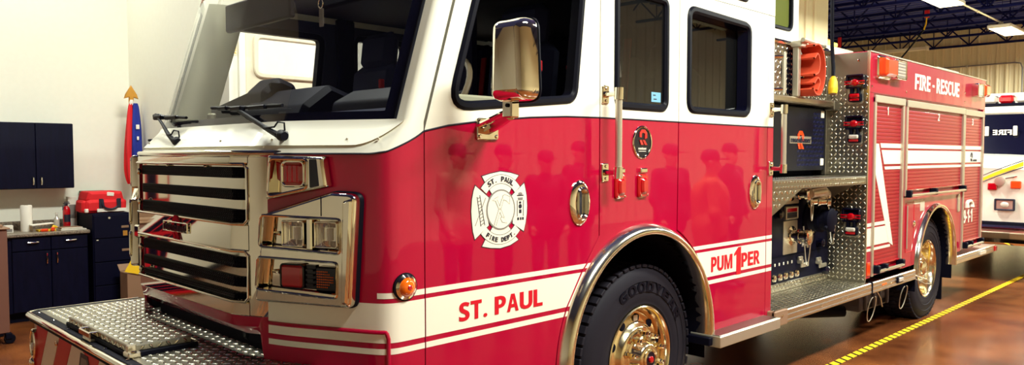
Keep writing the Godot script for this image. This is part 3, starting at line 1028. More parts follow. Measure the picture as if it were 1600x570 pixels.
func engine() -> void:
	make_plan()
	T = thing("fire_engine", "big red and white fire engine with chrome front filling the picture", "fire engine", EO)
	var ND := plan.size() - 1
	var gi := ix(-0.066)
	# ---- cab corners and front skin
	var lower := nb()
	var upper := nb()
	for s in [1, -1]:
		skin_grid(lower, 0, ND, func(i): return lerpf(0.93, 0.62, clampf((plan[i][0] + 0.58) / 0.06, 0, 1)), func(i): return plan[i][3] - 0.004, 6, s)
		skin_grid(upper, 0, ND, func(i): return plan[i][3] + 0.004, func(_i): return 1.83, 6, s)
		skin_grid(upper, gi, ND, func(_i): return 1.83, func(_i): return 2.62, 6, s)
		skin_grid(upper, 0, ND, func(_i): return 2.62, func(_i): return 3.05, 4, s)
	var cab := part("cab_front", lower, M.red, T, 40)
	part("upper_cab", upper, M.white, T, 40)
	part("roof", nb().bx(2.40, 3.02, -2.49, 5.06, 3.06, -0.01, 0.01), M.white, T)
	var pin := nb()
	for s in [1, -1]:
		var l := []
		for i in range(ix(-0.5), ND + 1):
			l.append(skin(i, plan[i][3], s, 0.0005))
		if s > 0:
			for p in P2(BND):
				l.append(Vector3(p.x, p.y, 0.0005))
			l.append(Vector3(5.07, 1.88, 0.0005))
		pin.tube(l, 0.0035, 5)
	part("pinstripe", pin, M.ink, T)
	# cowl panel under the windscreen
	var cowl := nb()
	var lip := func(i): return 1.725 + 0.105 * pow(clampf((plan[i][0] + 0.16) / 0.145, 0, 1), 2.2)
	var ce := ix(-0.016)
	for s in [1, -1]:
		skin_grid(cowl, 0, ce, lip, func(_i): return 1.832, 5, s, 0.012)
		var e0 := []
		var e1 := []
		for i in ce + 1:
			e0.append(skin(i, lip.call(i), s, 0.0))
			e1.append(skin(i, lip.call(i), s, 0.012))
		cowl.grid([e0, e1], Vector3(-0.5, -1, 0))
	var cw := part("cowl_panel", cowl, M.white, T, 40)
	var sc := nb()
	for z in [-0.07, -0.22, -0.55, -1.0, -1.9]:
		var sd := 1 if z > -1.25 else -1
		var p := skin(ix(z if sd > 0 else -2.5 - z), 1.75, sd, 0.012)
		sc.sphere(p, Vector3(0.006, 0.006, 0.006), 8, 5)
	stuff(part("screws", sc, M.alu, cw))
	part("washer_nozzle", nb().box(skin(ix(-0.5), 1.77, -1, 0.016), Vector3(0.02, 0.014, 0.04), 0.004), M.black, cw)
	# ---- windscreen
	var gl := nb()
	var frit := nb()
	var ge := gi - 1
	for s in [1, -1]:
		skin_grid(gl, 0, ge, func(_i): return 1.832, func(_i): return 2.618, 8, s, 0.004)
		skin_grid(frit, 0, ge, func(_i): return 1.83, func(_i): return 1.868, 2, s, -0.004)
		skin_grid(frit, 0, ge, func(_i): return 2.57, func(_i): return 2.62, 2, s, -0.004)
		skin_grid(frit, ix(-0.135), ge, func(_i): return 1.868, func(_i): return 2.57, 6, s, -0.004)
	var ws := part("windscreen", gl, M.screen_glass, T, 60)
	part("black_border", frit, M.gloss, ws, 60)
	var gk := []
	for s in [1, -1]:
		var l := []
		for k in 9:
			l.append(skin(gi, 1.832 + 0.788 * k / 8.0, s, 0.003))
		gk.append(l)
	for l in gk:
		part("gasket", nb().tube(l, 0.007, 6), M.rubber, ws)
	# wipers
	for w in [[Vector3(1.61, 1.768, -0.46), Vector3(1.655, 1.90, -0.935), Vector3(1.655, 1.918, -1.245), Vector3(1.665, 1.90, -0.56)], [Vector3(1.60, 1.758, -1.53), Vector3(1.65, 1.893, -1.875), Vector3(1.655, 1.914, -1.975), Vector3(1.645, 1.88, -1.53)]]:
		var o := Vector3(-0.03, 0, 0)
		var arm := part("wiper", nb().tube([w[0] + o, w[0].lerp(w[1], 0.25) + o * 1.2, w[0].lerp(w[1], 0.7) + o, w[1] + o], [0.014, 0.011, 0.008, 0.007], 10), M.rubber, T)
		part("pivot", nb().tube([w[0] + Vector3(0.03, 0, -0.05), w[0] + o * 0.5, w[0] + o + Vector3(0, -0.004, 0.03), w[0] + o + Vector3(0, -0.006, 0.055)], [0.02, 0.024, 0.022, 0.018], 14), M.rubber, arm)
		part("blade", nb().tube([w[2] + o * 0.3, w[1] + o * 0.35 + Vector3(0, 0.005, 0), w[3] + o * 0.3], 0.008, 8), M.rubber, arm)
		part("blade_clip", nb().box(w[1] + o * 0.8, Vector3(0.03, 0.026, 0.11), 0.006).box(w[1].lerp(w[3], 0.45) + o * 0.5, Vector3(0.022, 0.02, 0.16), 0.005).box(w[1].lerp(w[2], 0.55) + o * 0.5, Vector3(0.022, 0.02, 0.09), 0.005), M.rubber, arm)
		part("hose", nb().tube([w[0] + Vector3(-0.01, 0.02, 0.02), w[0] + Vector3(-0.02, 0.05, 0.035), w[0] + Vector3(-0.03, 0.055, 0.0), w[0] + Vector3(-0.03, 0.035, -0.03), w[0].lerp(w[1], 0.25) + o * 1.5], 0.004, 6), M.rubber, arm)
		part("arm_link", nb().tube([w[0].lerp(w[1], 0.25) + o + Vector3(0, -0.012, 0.02), w[0].lerp(w[1], 0.75) + o + Vector3(0, -0.02, 0.02), w[1] + o + Vector3(0, -0.012, 0.01)], 0.004, 6), M.rubber, arm)
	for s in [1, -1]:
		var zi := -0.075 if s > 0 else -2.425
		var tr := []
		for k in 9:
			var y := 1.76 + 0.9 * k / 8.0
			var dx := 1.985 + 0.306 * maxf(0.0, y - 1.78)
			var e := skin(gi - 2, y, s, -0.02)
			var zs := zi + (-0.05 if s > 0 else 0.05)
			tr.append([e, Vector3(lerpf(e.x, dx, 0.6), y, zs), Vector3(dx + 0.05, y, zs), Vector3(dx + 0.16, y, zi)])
		part("pillar_reflection_trim", nb().grid(tr, Vector3(0, 0, -s)), M.trim, T, 80)  # grey-olive ribbon, its colour stands in for light reflected in the windscreen
	part("roof_lamp", nb().box(skin(0, 2.66, 1, 0.02) + Vector3(0, 0, -0.95), Vector3(0.05, 0.05, 0.12), 0.015), M.amber, T)
	# ---- cab side, both sides
	for s in [1, -1]:
		var mir := Transform3D() if s > 0 else Transform3D(Basis(Vector3(1, 0, 0), Vector3(0, 1, 0), Vector3(0, 0, -1)), Vector3(0, 0, -2.5))
		cab_side(s, mir)
	front(cab)
	wheels()
	bumper()

func cab_side(s: int, mir: Transform3D) -> void:
	var near := s > 0
	# lower panels
	var fd := P2([1.990, 0.575])
	fd.append_array(arcp(0.738, 180, 142.9, 14))
	fd.append_array(P2([3.140, 1.262, 3.140, 1.877]))
	fd.append_array(P2([2.88, 1.872, 2.628, 1.859, 2.339, 1.835, 2.116, 1.806, 1.990, 1.780]))
	var door := part("front_door", nb(mir).plate(fd, -0.03, 0.0, 0.0015), M.red, T, 10)
	var mp := P2([3.147, 1.877, 3.147, 1.266])
	mp.append_array(arcp(0.731, 142.6, 180, 14))
	mp.append_array(arcp(0.655, 180, 0, 30))
	mp.append_array(arcp(0.731, 0, 63.2, 20))
	mp.append_array(P2([3.876, 1.877]))
	var fender := part("fender_panel", nb(mir).plate(mp, -0.03, 0.0, 0.0015), M.red, T, 10)
	var rd := P2([3.884, 1.877])
	rd.append_array(arcp(0.740, 62.6, 0, 20))
	rd.append_array(P2([4.281, 0.575, 4.980, 0.575, 4.980, 1.877]))
	var rear := part("rear_door", nb(mir).plate(rd, -0.03, 0.0, 0.0015), M.red, T, 10)
	var post := part("rear_post", nb(mir).bx(4.986, 0.505, -0.03, 5.07, 1.877, 0.0, 0.002), M.red, T)
	part("post_panel", nb(mir).bx(4.986, 1.884, -0.03, 5.07, 2.64, 0.0, 0.002), M.white, post)
	# windows (outlines) and the white upper panels
	var w1 := rpoly(P2([2.098, 1.865, 2.958, 1.945, 3.03, 2.56, 2.318, 2.56]), [0.10, 0.09, 0.08, 0.08], 6)
	var w2 := rpoly(P2([3.262, 1.930, 3.768, 1.930, 3.768, 2.585, 3.262, 2.585]), 0.075, 6)
	var w3 := rpoly(P2([3.962, 1.935, 4.732, 1.935, 4.732, 2.555, 3.962, 2.575]), 0.085, 6)
	var u1 := P2([1.990, 1.788, 2.116, 1.814, 2.339, 1.843, 2.628, 1.867, 2.88, 1.880, 3.140, 1.884, 3.140, 2.64, 2.252, 2.64])
	part("upper_panel", nb(mir).holed(u1, [B.inset(B.ccw(w1), 0.012)], -0.03, 0.0), M.white, door, 10)
	window(door, w1, mir, 0.0, null if near else M.screen_glass)   # the near one is wound down
	part("upper_panel", nb(mir).holed(P2([3.147, 1.884, 3.876, 1.884, 3.876, 2.64, 3.147, 2.64]), [B.inset(B.ccw(w2), 0.012)], -0.03, 0.0), M.white, fender, 10)
	window(fender, w2, mir, 0.0, M.tint)
	part("upper_panel", nb(mir).holed(P2([3.884, 1.884, 4.980, 1.884, 4.980, 2.64, 3.884, 2.64]), [B.inset(B.ccw(w3), 0.012)], -0.03, 0.0), M.white, rear, 10)
	window(rear, w3, mir, 0.07, M.tint)
	# raised roof with its small windows
	var v1 := rr(2.62, 2.74, 3.06, 2.97, 0.05, 5)
	var v2 := rr(4.36, 2.683, 4.695, 2.95, 0.05, 5)
	var rs := part("roof_side", nb(mir).holed(P2([2.252, 2.644, 5.07, 2.644, 5.07, 3.04, 2.36, 3.04]), [v1, v2], -0.03, 0.0), M.white, T, 10)
	for v in [v1, v2]:
		part("window_frame", nb(mir).frame(v, 0.03, -0.03, 0.012, 0.008), M.rubber, rs)
		part("window_pane", nb(mir).plate(v, -0.016, -0.01), M.clear if v == v1 else M.tint, rs, 0)
	# dark inner shell behind the shut lines
	part("inner_shell", nb(mir).holed(P2([2.02, 1.30, 5.06, 1.30, 5.06, 2.64, 2.3, 2.64, 2.02, 1.80]), [w1, w2, w3], -0.07, -0.032), M.inner, T, 0)
	part("inner_shell", nb(mir).plate(P2([2.0, 0.6, 2.8, 0.6, 2.95, 1.05, 3.2, 1.31, 2.0, 1.31]), -0.07, -0.032).plate(P2([4.29, 0.6, 5.06, 0.6, 5.06, 1.31, 3.88, 1.31, 4.15, 1.05]), -0.07, -0.032), M.gap, T, 0)
	if not near:
		part("mirror", nb().plate(rr(-0.1, -0.16, 0.1, 0.16, 0.04, 5), -0.05, 0.05, 0.03), M.chrome, T, 40).position += Vector3(2.2, 2.06, -2.78)
		part("mirror_arm", nb().tube([Vector3(2.3, 1.85, -2.5), Vector3(2.2, 1.9, -2.75), Vector3(2.2, 2.0, -2.78)], 0.015, 8), M.chrome, T)
		return
	# ---- vinyl stripes
	var z1 := 0.0012
	for band in [[1.108, 1.131], [0.928, 1.089], [0.881, 0.905]]:
		var y0: float = band[0]
		var y1: float = band[1]
		# door: runs to the wheel-arch seam
		var xa := 3.541 - sqrt(0.740 * 0.740 - pow(y0 - 0.59, 2))
		var xb := 3.541 - sqrt(0.740 * 0.740 - pow(y1 - 0.59, 2))
		part("stripe", nb().plate(P2([1.992, y0, xa, y0, xb, y1, 1.992, y1]), 0.0, z1), M.vinyl, door, 0)
		xa = 3.541 - sqrt(0.729 * 0.729 - pow(y0 - 0.59, 2))
		xb = 3.541 - sqrt(0.729 * 0.729 - pow(y1 - 0.59, 2))
		part("stripe", nb().plate(P2([xa, y0, xa + 0.1, y0, xb + 0.1, y1, xb, y1]), 0.0, z1), M.vinyl, fender, 0)
		xa = 3.541 + sqrt(0.742 * 0.742 - pow(y0 - 0.59, 2))
		xb = 3.541 + sqrt(0.742 * 0.742 - pow(y1 - 0.59, 2))
		part("stripe", nb().plate(P2([xa, y0, 4.978, y0, 4.978, y1, xb, y1]), 0.0, z1), M.vinyl, rear, 0)
		part("stripe", nb().bx(4.988, y0, 0, 5.068, y1, z1), M.vinyl, post, 0)
		# round the front corner
		var fs := nb()
		var i0 := ix(-0.53) if y0 < 1.1 else ix(-0.05)
		skin_grid(fs, i0, plan.size() - 1, func(_i): return y0, func(_i): return y1, 1, 1, z1)
		part("stripe", fs, M.vinyl, T.get_node("cab_front"), 60)
	# bead pressed round the foot of the corner
	var bead := []
	for i in range(ix(-0.53), ix(-0.02)):
		bead.append(skin(i, 0.972, 1, 0.002))
	var e := ix(-0.02)
	bead.append(skin(e, 0.965, 1, 0.002))
	for y in [0.945, 0.90, 0.84, 0.80]:
		bead.append(skin(e + 1, y, 1, 0.002))
	part("bead", nb().tube(bead, 0.009, 8), M.red, T.get_node("cab_front"))
	letters("ST. PAUL", 0.54, 0.082, 0.002, M.redvinyl, door, Transform3D(Basis(), Vector3(2.44, 1.003, z1)))
	letters("PUM", 0.272, 0.094, 0.002, M.redvinyl, rear, Transform3D(Basis(), Vector3(4.392, 1.002, z1)))
	letters("PER", 0.262, 0.094, 0.002, M.redvinyl, rear, Transform3D(Basis(), Vector3(4.768, 0.995, z1)))
	part("number_one", nb().plate(P2([4.575, 0.905, 4.635, 0.905, 4.635, 1.085, 4.60, 1.085, 4.545, 1.045, 4.545, 1.03, 4.575, 1.04]), 0.001, 0.003), M.redvinyl, rear, 0)
	crest(door)
	# ---- handles
	for h in [[door, 2.981], [rear, 4.812]]:
		var t := Transform3D(Basis(), Vector3(h[1], 1.445 if h[0] == door else 1.44, 0))
		var op := ell(0, 0, 0.079, 0.115, 36)
		var ip := rr(-0.028, -0.075, 0.03, 0.075, 0.028, 6)
		part("handle_surround", nb(t).loft([B.lift(op, 0), B.lift(op, 0.006), B.lift(B.inset(op, 0.012), 0.016), B.lift(B.inset(op, 0.03), 0.018), B.lift(B.inset(op, 0.042), 0.004)]).cap(B.inset(op, 0.042), 0.004, true), M.chrome, h[0], 40)
		part("handle_lever", nb(t).frame(rr(-0.036, -0.088, 0.05, 0.082, 0.04, 7), 0.02, 0.008, 0.026, 0.007).plate(ip, 0.003, 0.006), M.chrome, h[0], 40)
	# ---- grab rails with their stanchions
	for g in [[3.182, 2.0, 1.595, 1.0], [5.03, 2.0, 1.595, 1.0]]:
		var x: float = g[0]
		var rl := part("grab_rail", nb().tube([Vector3(x - 0.01, g[2] - 0.02, 0.1), Vector3(x - 0.01, g[1] + 0.02, 0.1)], 0.018, 14), M.satin, T)
		for y in [g[1], g[2]]:
			part("stanchion", nb().plate(rr(x - 0.028, y - 0.048, x + 0.028, y + 0.048, 0.008, 3), 0, 0.01, 0.004).tube([Vector3(x, y, 0.008), Vector3(x - 0.005, y, 0.06), Vector3(x - 0.01, y, 0.1)], [0.018, 0.012, 0.018], 10).tube([Vector3(x - 0.01, y - 0.03, 0.1), Vector3(x - 0.01, y + 0.03, 0.1)], 0.0235, 14), M.chrome, rl)
			bolts([Vector2(x, y + 0.032), Vector2(x, y - 0.032)], Transform3D(Basis(), Vector3(0, 0, 0.01)), 0.008, 0.005, rl)
	# ---- round maker's disc
	var dd := Transform3D(SPIN, Vector3(3.515, 1.757, 0))
	var disc := part("round_badge", nb(dd).lathe([Vector2(0.092, 0), Vector2(0.092, 0.004), Vector2(0.086, 0.009), Vector2(0.08, 0.007), Vector2(0.08, 0.003)], 40), M.chrome, fender)
	disc.set_meta("label", "chrome-rimmed round black badge")
	part("badge_face", nb(dd).lathe([Vector2(0.081, 0.0), Vector2(0.081, 0.0035), Vector2(0, 0.0035)], 40), M.gloss, fender)
	emblem(fender, Transform3D(Basis().scaled(Vector3(0.085, 0.085, 1)), Vector3(3.515, 1.785, 0.0035)), M.redlens)
	letters("rosenbauer", 0.075, 0.014, 0.001, M.vinyl, fender, Transform3D(Basis(), Vector3(3.515, 1.723, 0.0035)))
	part("badge_line", nb().bx(3.48, 1.706, 0.0034, 3.55, 1.709, 0.0042), M.vinyl, fender, 0)
	# ---- two small red marker lamps
	for x in [3.31, 3.515]:
		var t := Transform3D(Basis(), Vector3(x, 1.515, 0))
		var ml := part("marker_lamp", nb(t).plate(rr(-0.045, -0.062, 0.045, 0.068, 0.022, 5), 0, 0.018, 0.008), M.redlens, fender, 40)
		part("lens", nb(t).plate(rr(-0.028, -0.04, 0.028, 0.045, 0.018, 5), 0.018, 0.032, 0.01), M.redlens, ml, 40)
		part("screws", nb(t).sphere(Vector3(-0.03, 0.055, 0.02), Vector3(0.006, 0.006, 0.004), 8, 5).sphere(Vector3(0.03, -0.05, 0.02), Vector3(0.006, 0.006, 0.004), 8, 5).sphere(Vector3(-0.03, -0.05, 0.02), Vector3(0.006, 0.006, 0.004), 8, 5), M.chrome, ml)
		part("socket", nb(t).plate(rr(-0.03, 0.074, 0.032, 0.1, 0.006, 3), 0, 0.02, 0.005), M.chrome, ml)
	# ---- amber marker
	var am := Transform3D(SPIN, Vector3(1.886, 1.150, 0))
	var lamp := part("amber_marker", nb(am).lathe([Vector2(0.052, 0), Vector2(0.052, 0.008), Vector2(0.04, 0.016), Vector2(0.037, 0.012)], 28), M.chrome, T)
	part("lens", nb(am).lathe([Vector2(0.038, 0.008), Vector2(0.036, 0.022), Vector2(0.024, 0.032), Vector2(0, 0.034)], 24), M.amber, lamp, 50)
	part("base", nb(am).lathe([Vector2(0.058, -0.03), Vector2(0.058, 0.004), Vector2(0.05, 0.006)], 28), M.rubber, lamp)
	part("filament", nb(am).lathe([Vector2(0.012, 0.033), Vector2(0.008, 0.036), Vector2(0, 0.036)], 12), M.redlens, lamp)
	# ---- mirror
	var mt := Transform3D(FRONT.rotated(Vector3.UP, 0.12), Vector3(2.195, 2.066, 0.30))
	var po := rpoly(P2([-0.09, -0.165, 0.115, -0.165, 0.10, 0.165, -0.075, 0.165]), 0.05, 7)
	var mi := part("mirror", nb(mt).loft([B.lift(B.inset(po, 0.012), -0.055), B.lift(po, -0.05), B.lift(po, 0.0), B.lift(B.inset(po, 0.008), 0.03), B.lift(B.inset(po, 0.025), 0.05), B.lift(B.inset(po, 0.045), 0.058)]).cap(B.inset(po, 0.045), 0.058, true).cap(B.inset(po, 0.012), -0.055, false), M.chrome, T, 45)
	part("mirror_glass", nb(mt).plate(B.inset(po, 0.02), -0.058, -0.054), M.lens, mi)
	part("rim", nb(mt).tube(Array(B.lift(po, -0.045)), 0.006, 6, false, true), M.rubber, mi)
	part("neck", nb().bx(2.185, 1.835, 0.255, 2.235, 1.905, 0.31, 0.006), M.chrome, mi)
	part("bolt", nb().tube([Vector3(2.185, 1.885, 0.29), Vector3(2.178, 1.885, 0.29)], 0.008, 8), M.black, mi)
	part("arm", nb().tube([Vector3(2.335, 1.80, 0.01), Vector3(2.29, 1.82, 0.12), Vector3(2.22, 1.85, 0.27)], [0.026, 0.026, 0.024], 10), M.chrome, mi)
	part("arm_stay", nb().tube([Vector3(2.285, 1.815, 0.01), Vector3(2.205, 1.86, 0.26)], 0.012, 8), M.chrome, mi)
	part("bracket", nb().plate(rr(2.275, 1.752, 2.405, 1.848, 0.012, 4), 0.0, 0.012, 0.004), M.chrome, mi)
	bolts([Vector2(2.29, 1.767), Vector2(2.39, 1.767), Vector2(2.29, 1.833), Vector2(2.39, 1.833)], Transform3D(Basis(), Vector3(0, 0, 0.012)), 0.009, 0.006, mi)
	# ---- chrome arch trim, wheel well, step
	trim_arch(3.541, 0.59, 0.655, 0.716, 0.055, 0.0, PI, 0.575)
	box_part("step", [4.19, 0.505, -0.10, 4.985, 0.575, 0.115, 0.006], M.satin, T)
	tread(T, Transform3D(FLAT, Vector3(4.2, 0.575, 0.11)), 0.77, 0.2, 0.028, M.alu)
	var st: Node3D = T.get_node("step")
	part("step_grip", nb().bx(4.2, 0.573, -0.095, 4.97, 0.58, 0.105, 0.002), M.treadm, st)
	part("step_corner", nb().bx(4.15, 0.515, -0.10, 4.192, 0.565, 0.06, 0.004), M.black, st)

func trim_arch(cx: float, cy: float, r0: float, r1: float, out: float, a0: float, a1: float, foot: float) -> void:
	var b := nb()
	var prof := [Vector2(r0, -0.06), Vector2(r0 - 0.002, out * 0.7), Vector2(r0 + 0.004, out * 0.93), Vector2(r0 + 0.014, out), Vector2(r0 + 0.03, out * 0.93), Vector2(r1 - 0.016, out * 0.66), Vector2(r1 - 0.004, out * 0.3), Vector2(r1, 0.0)]
	var rows := []
	for i in 41:
		var a := a0 + (a1 - a0) * i / 40.0
		var row := []
		for p in prof:
			row.append(Vector3(cx + p.x * cos(a), cy + p.x * sin(a), p.y))
		rows.append(row)
	var first := []
	var last := []
	for p in prof:
		first.append(Vector3(cx + p.x, foot, p.y))
		last.append(Vector3(cx - p.x, foot, p.y))
	if absf(a0) < 0.01:
		rows.push_front(first)
		rows.append(last)
	for i in rows.size() - 1:
		for j in prof.size() - 1:
			var m: Vector3 = (rows[i][j] + rows[i + 1][j + 1]) * 0.5
			var core := Vector3(m.x - cx, m.y - cy, 0).normalized() * (r0 + 0.026) + Vector3(cx, cy, -0.02)
			b.quad(rows[i][j], rows[i][j + 1], rows[i + 1][j + 1], rows[i + 1][j], m - core)
	part("arch_trim", b, M.arch, T, 50)
	var well := nb(Transform3D(SPIN, Vector3(cx, cy, 0)))
	for i in 30:
		var t0 := -PI * i / 30.0
		var t1 := -PI * (i + 1) / 30.0
		var c0 := Vector3(cos(t0), 0, sin(t0)) * r0
		var c1 := Vector3(cos(t1), 0, sin(t1)) * r0
		well.quad(c0, c1, c1 + Vector3(0, -0.75, 0), c0 + Vector3(0, -0.75, 0), -c0)
	well.xf = Transform3D()
	for x in [cx - r0, cx + r0]:
		well.quad(Vector3(x, cy, 0), Vector3(x, foot - 0.15, 0), Vector3(x, foot - 0.15, -0.75), Vector3(x, cy, -0.75), Vector3(cx - x, 0, 0))
	well.quad(Vector3(cx - r0, 0.4, -0.75), Vector3(cx + r0, 0.4, -0.75), Vector3(cx + r0, cy + r0, -0.75), Vector3(cx - r0, cy + r0, -0.75), Vector3(0, 0, 1))
	part("wheel_well", well, M.gap, T)

# the R-shaped maker's emblem in a unit box
func emblem(parent: Node, t: Transform3D, m: Material) -> void:
	var b := nb(t)
	b.plate(P2([-0.36, 0.28, -0.12, 0.5, 0.25, 0.5, 0.48, 0.28, 0.48, -0.05, 0.22, -0.12, 0.22, 0.22, 0.1, 0.28, -0.05, 0.28, -0.12, 0.2, -0.12, -0.02, -0.36, 0.0]), 0, 0.004)
	b.plate(P2([-0.36, -0.18, -0.12, -0.18, 0.1, -0.5, -0.2, -0.5]), 0, 0.004)
	b.plate(P2([-0.02, -0.18, 0.22, -0.18, 0.5, -0.5, 0.22, -0.5]), 0, 0.004)
	part("emblem", b, m, parent, 0)

func crest(door: Node) -> void:
	var o := Vector3(2.424, 1.4375, 0.0)
	var C := func(l: Array) -> PackedVector2Array:
		var q := PackedVector2Array()
		for i in range(0, l.size(), 2):
			q.append(Vector2(o.x + (l[i] - 205.0) * 0.00099, o.y - (l[i + 1] - 294.0) * 0.00071))
		return B.ccw(q)
	var root := part("crest", nb().plate(ell(o.x, o.y, 0.05, 0.05), 0.0, 0.0012), M.vinyl, door, 0, "white fire department crest")
	var arms := [[48, 128, 135, 210, 120, 293, 135, 390, 45, 475, 32, 420, 25, 350, 22, 293, 26, 220, 36, 165], [362, 122, 275, 205, 290, 293, 280, 390, 360, 452, 374, 390, 382, 330, 384, 280, 380, 210, 372, 165],
		[85, 75, 140, 58, 205, 45, 270, 55, 330, 75, 300, 115, 262, 195, 150, 195, 105, 115], [85, 520, 140, 536, 205, 545, 270, 532, 328, 500, 300, 465, 255, 395, 155, 395, 110, 470]]
	for a in arms:
		var p: PackedVector2Array = C.call(a)
		part("outline", nb().plate(p, 0.0, 0.0016), M.ink, door, 0)
		part("crest_arm", nb().plate(B.inset(p, 0.0035), 0.001, 0.0021), M.vinyl, door, 0)
	# banners
	for bn in [[1.0, 165.0, 228.0, 116.0, 168.0], [-1.0, 165.0, 222.0, 116.0, 158.0]]:
		for lay in 2:
			var l := []
			var d := 3.0 * lay
			for i in 17:
				var a := deg_to_rad(40 + 100.0 * i / 16.0)
				l.append_array([207 + cos(a) * (bn[1] - d), 296 - bn[0] * sin(a) * (bn[2] - d)])
			for i in 17:
				var a := deg_to_rad(140 - 100.0 * i / 16.0)
				l.append_array([207 + cos(a) * (bn[3] + d), 296 - bn[0] * sin(a) * (bn[4] + d)])
			part("banner" if lay else "outline", nb().plate(C.call(l), 0.0005, 0.0024 + 0.0005 * lay), M.vinyl if lay else M.ink, door, 0)
	part("outline", nb().plate(C.call(_ellpx(207, 293, 92, 130)), 0.0005, 0.0034), M.grey, door, 0)
	part("crest_centre", nb().plate(C.call(_ellpx(207, 293, 84, 120)), 0.001, 0.0039), M.vinyl, door, 0)
	var top := Vector3(o.x + 0.002, o.y, 0.003)
	arc_letters("ST. PAUL", top, 0.139, 0.140, deg_to_rad(126), deg_to_rad(55), 0.019, 0.023, M.ink, door, Basis())
	arc_letters("FIRE DEPT.", top, 0.139, 0.136, deg_to_rad(-130), deg_to_rad(-50), 0.0165, 0.021, M.ink, door, Basis(), true)
	var ln := func(pts: Array, w: float, z: float, m: Material) -> void:
		var q: PackedVector2Array = C.call(pts) if pts.size() > 4 else PackedVector2Array()
		if pts.size() == 4:
			var a := Vector2(pts[0], pts[1])
			var b := Vector2(pts[2], pts[3])
			var n := (b - a).orthogonal().normalized() * w
			q = C.call([a.x + n.x, a.y + n.y, b.x + n.x, b.y + n.y, b.x - n.x, b.y - n.y, a.x - n.x, a.y - n.y])
		part("drawing", nb().plate(q, 0.001, z), m, door, 0)
	for lay in 2:
		var m: Material = M.vinyl if lay else M.grey
		var z := 0.0043 + 0.0004 * lay
		var d := 3.0 * lay
		ln.call([168, 392, 218, 225], 8.0 - d, z, m)
		ln.call([216 + d, 205 + d, 230, 196 + d, 266 - d, 212 + d, 262 - d, 262 - d, 240, 240 - d, 213 + d, 232 - d], 0.0, z, m)
		ln.call([176, 232, 222, 350], 8.0 - d, z, m)
		ln.call([150 + d, 232, 176, 240 - d, 190 - d, 208 + d, 176, 214 + d], 0.0, z, m)
		ln.call([200 + d, 345 + d, 222, 338 + d, 246 - d, 384 - d, 212 + d, 376 - d], 0.0, z, m)
	# ladder in the left arm, hydrant tower in the right
	ln.call([60, 205, 82, 390], 2.0, 0.0028, M.ink)
	ln.call([76, 195, 106, 385], 2.0, 0.0028, M.ink)
	for i in 9:
		ln.call([62 + i * 2.6, 215 + i * 21, 80 + i * 3.0, 208 + i * 20], 1.6, 0.0028, M.ink)
	ln.call([112, 212, 48, 385], 1.6, 0.0031, M.grey)
	ln.call([312, 205, 356, 205, 356, 212, 312, 212], 0, 0.0028, M.ink)
	ln.call([318, 222, 352, 222, 350, 240, 320, 240], 0, 0.0028, M.grey)
	ln.call([314, 240, 314, 345], 2.0, 0.0028, M.ink)
	ln.call([356, 240, 354, 345], 2.0, 0.0028, M.ink)
	for q in [[326, 248, 340, 262], [326, 300, 342, 325], [314, 352, 326, 370], [332, 352, 342, 370], [346, 352, 358, 370]]:
		ln.call([q[0], q[1], q[2], q[1], q[2], q[3], q[0], q[3]], 0, 0.0028, M.ink)
	part("drawing", nb().plate(C.call(_ellpx(334, 280, 11, 15)), 0.001, 0.0028), M.ink, door, 0)
	part("drawing", nb().plate(C.call(_ellpx(334, 198, 14, 10)), 0.001, 0.0027), M.grey, door, 0)

func _ellpx(cx: float, cy: float, rx: float, ry: float) -> Array:
	var l := []
	for i in 32:
		l.append_array([cx + rx * cos(TAU * i / 32), cy + ry * sin(TAU * i / 32)])
	return l

# a chrome strip along the fascia's plan
func fascia(b: B, pts: Array, y0: float, y1: float, th: float, off := 0.0) -> void:
	var lo := []
	var hi := []
	var lob := []
	var hib := []
	for p in pts:
		lo.append(Vector3(p.x - off, y0, p.y))
		hi.append(Vector3(p.x - off, y1, p.y))
		lob.append(Vector3(p.x - off + th, y0, p.y))
		hib.append(Vector3(p.x - off + th, y1, p.y))
	var bl := 0.006
	var lo2 := []
	var hi2 := []
	for p in pts:
		lo2.append(Vector3(p.x - off + bl, y0, p.y))
		hi2.append(Vector3(p.x - off + bl, y1, p.y))
	for i in pts.size():
		lo[i].y += bl
		hi[i].y -= bl
	b.grid([lo, hi], Vector3(-1, 0, 0))
	b.grid([lo2, lo], Vector3(-1, -1, 0))
	b.grid([hi, hi2], Vector3(-1, 1, 0))
	b.grid([lob, lo2], Vector3(0, -1, 0))
	b.grid([hi2, hib], Vector3(0, 1, 0))
	for i in [0, pts.size() - 1]:
		b.quad(lo2[i], hi2[i], hib[i], lob[i], Vector3(0, 0, -1 if i == 0 else 1))

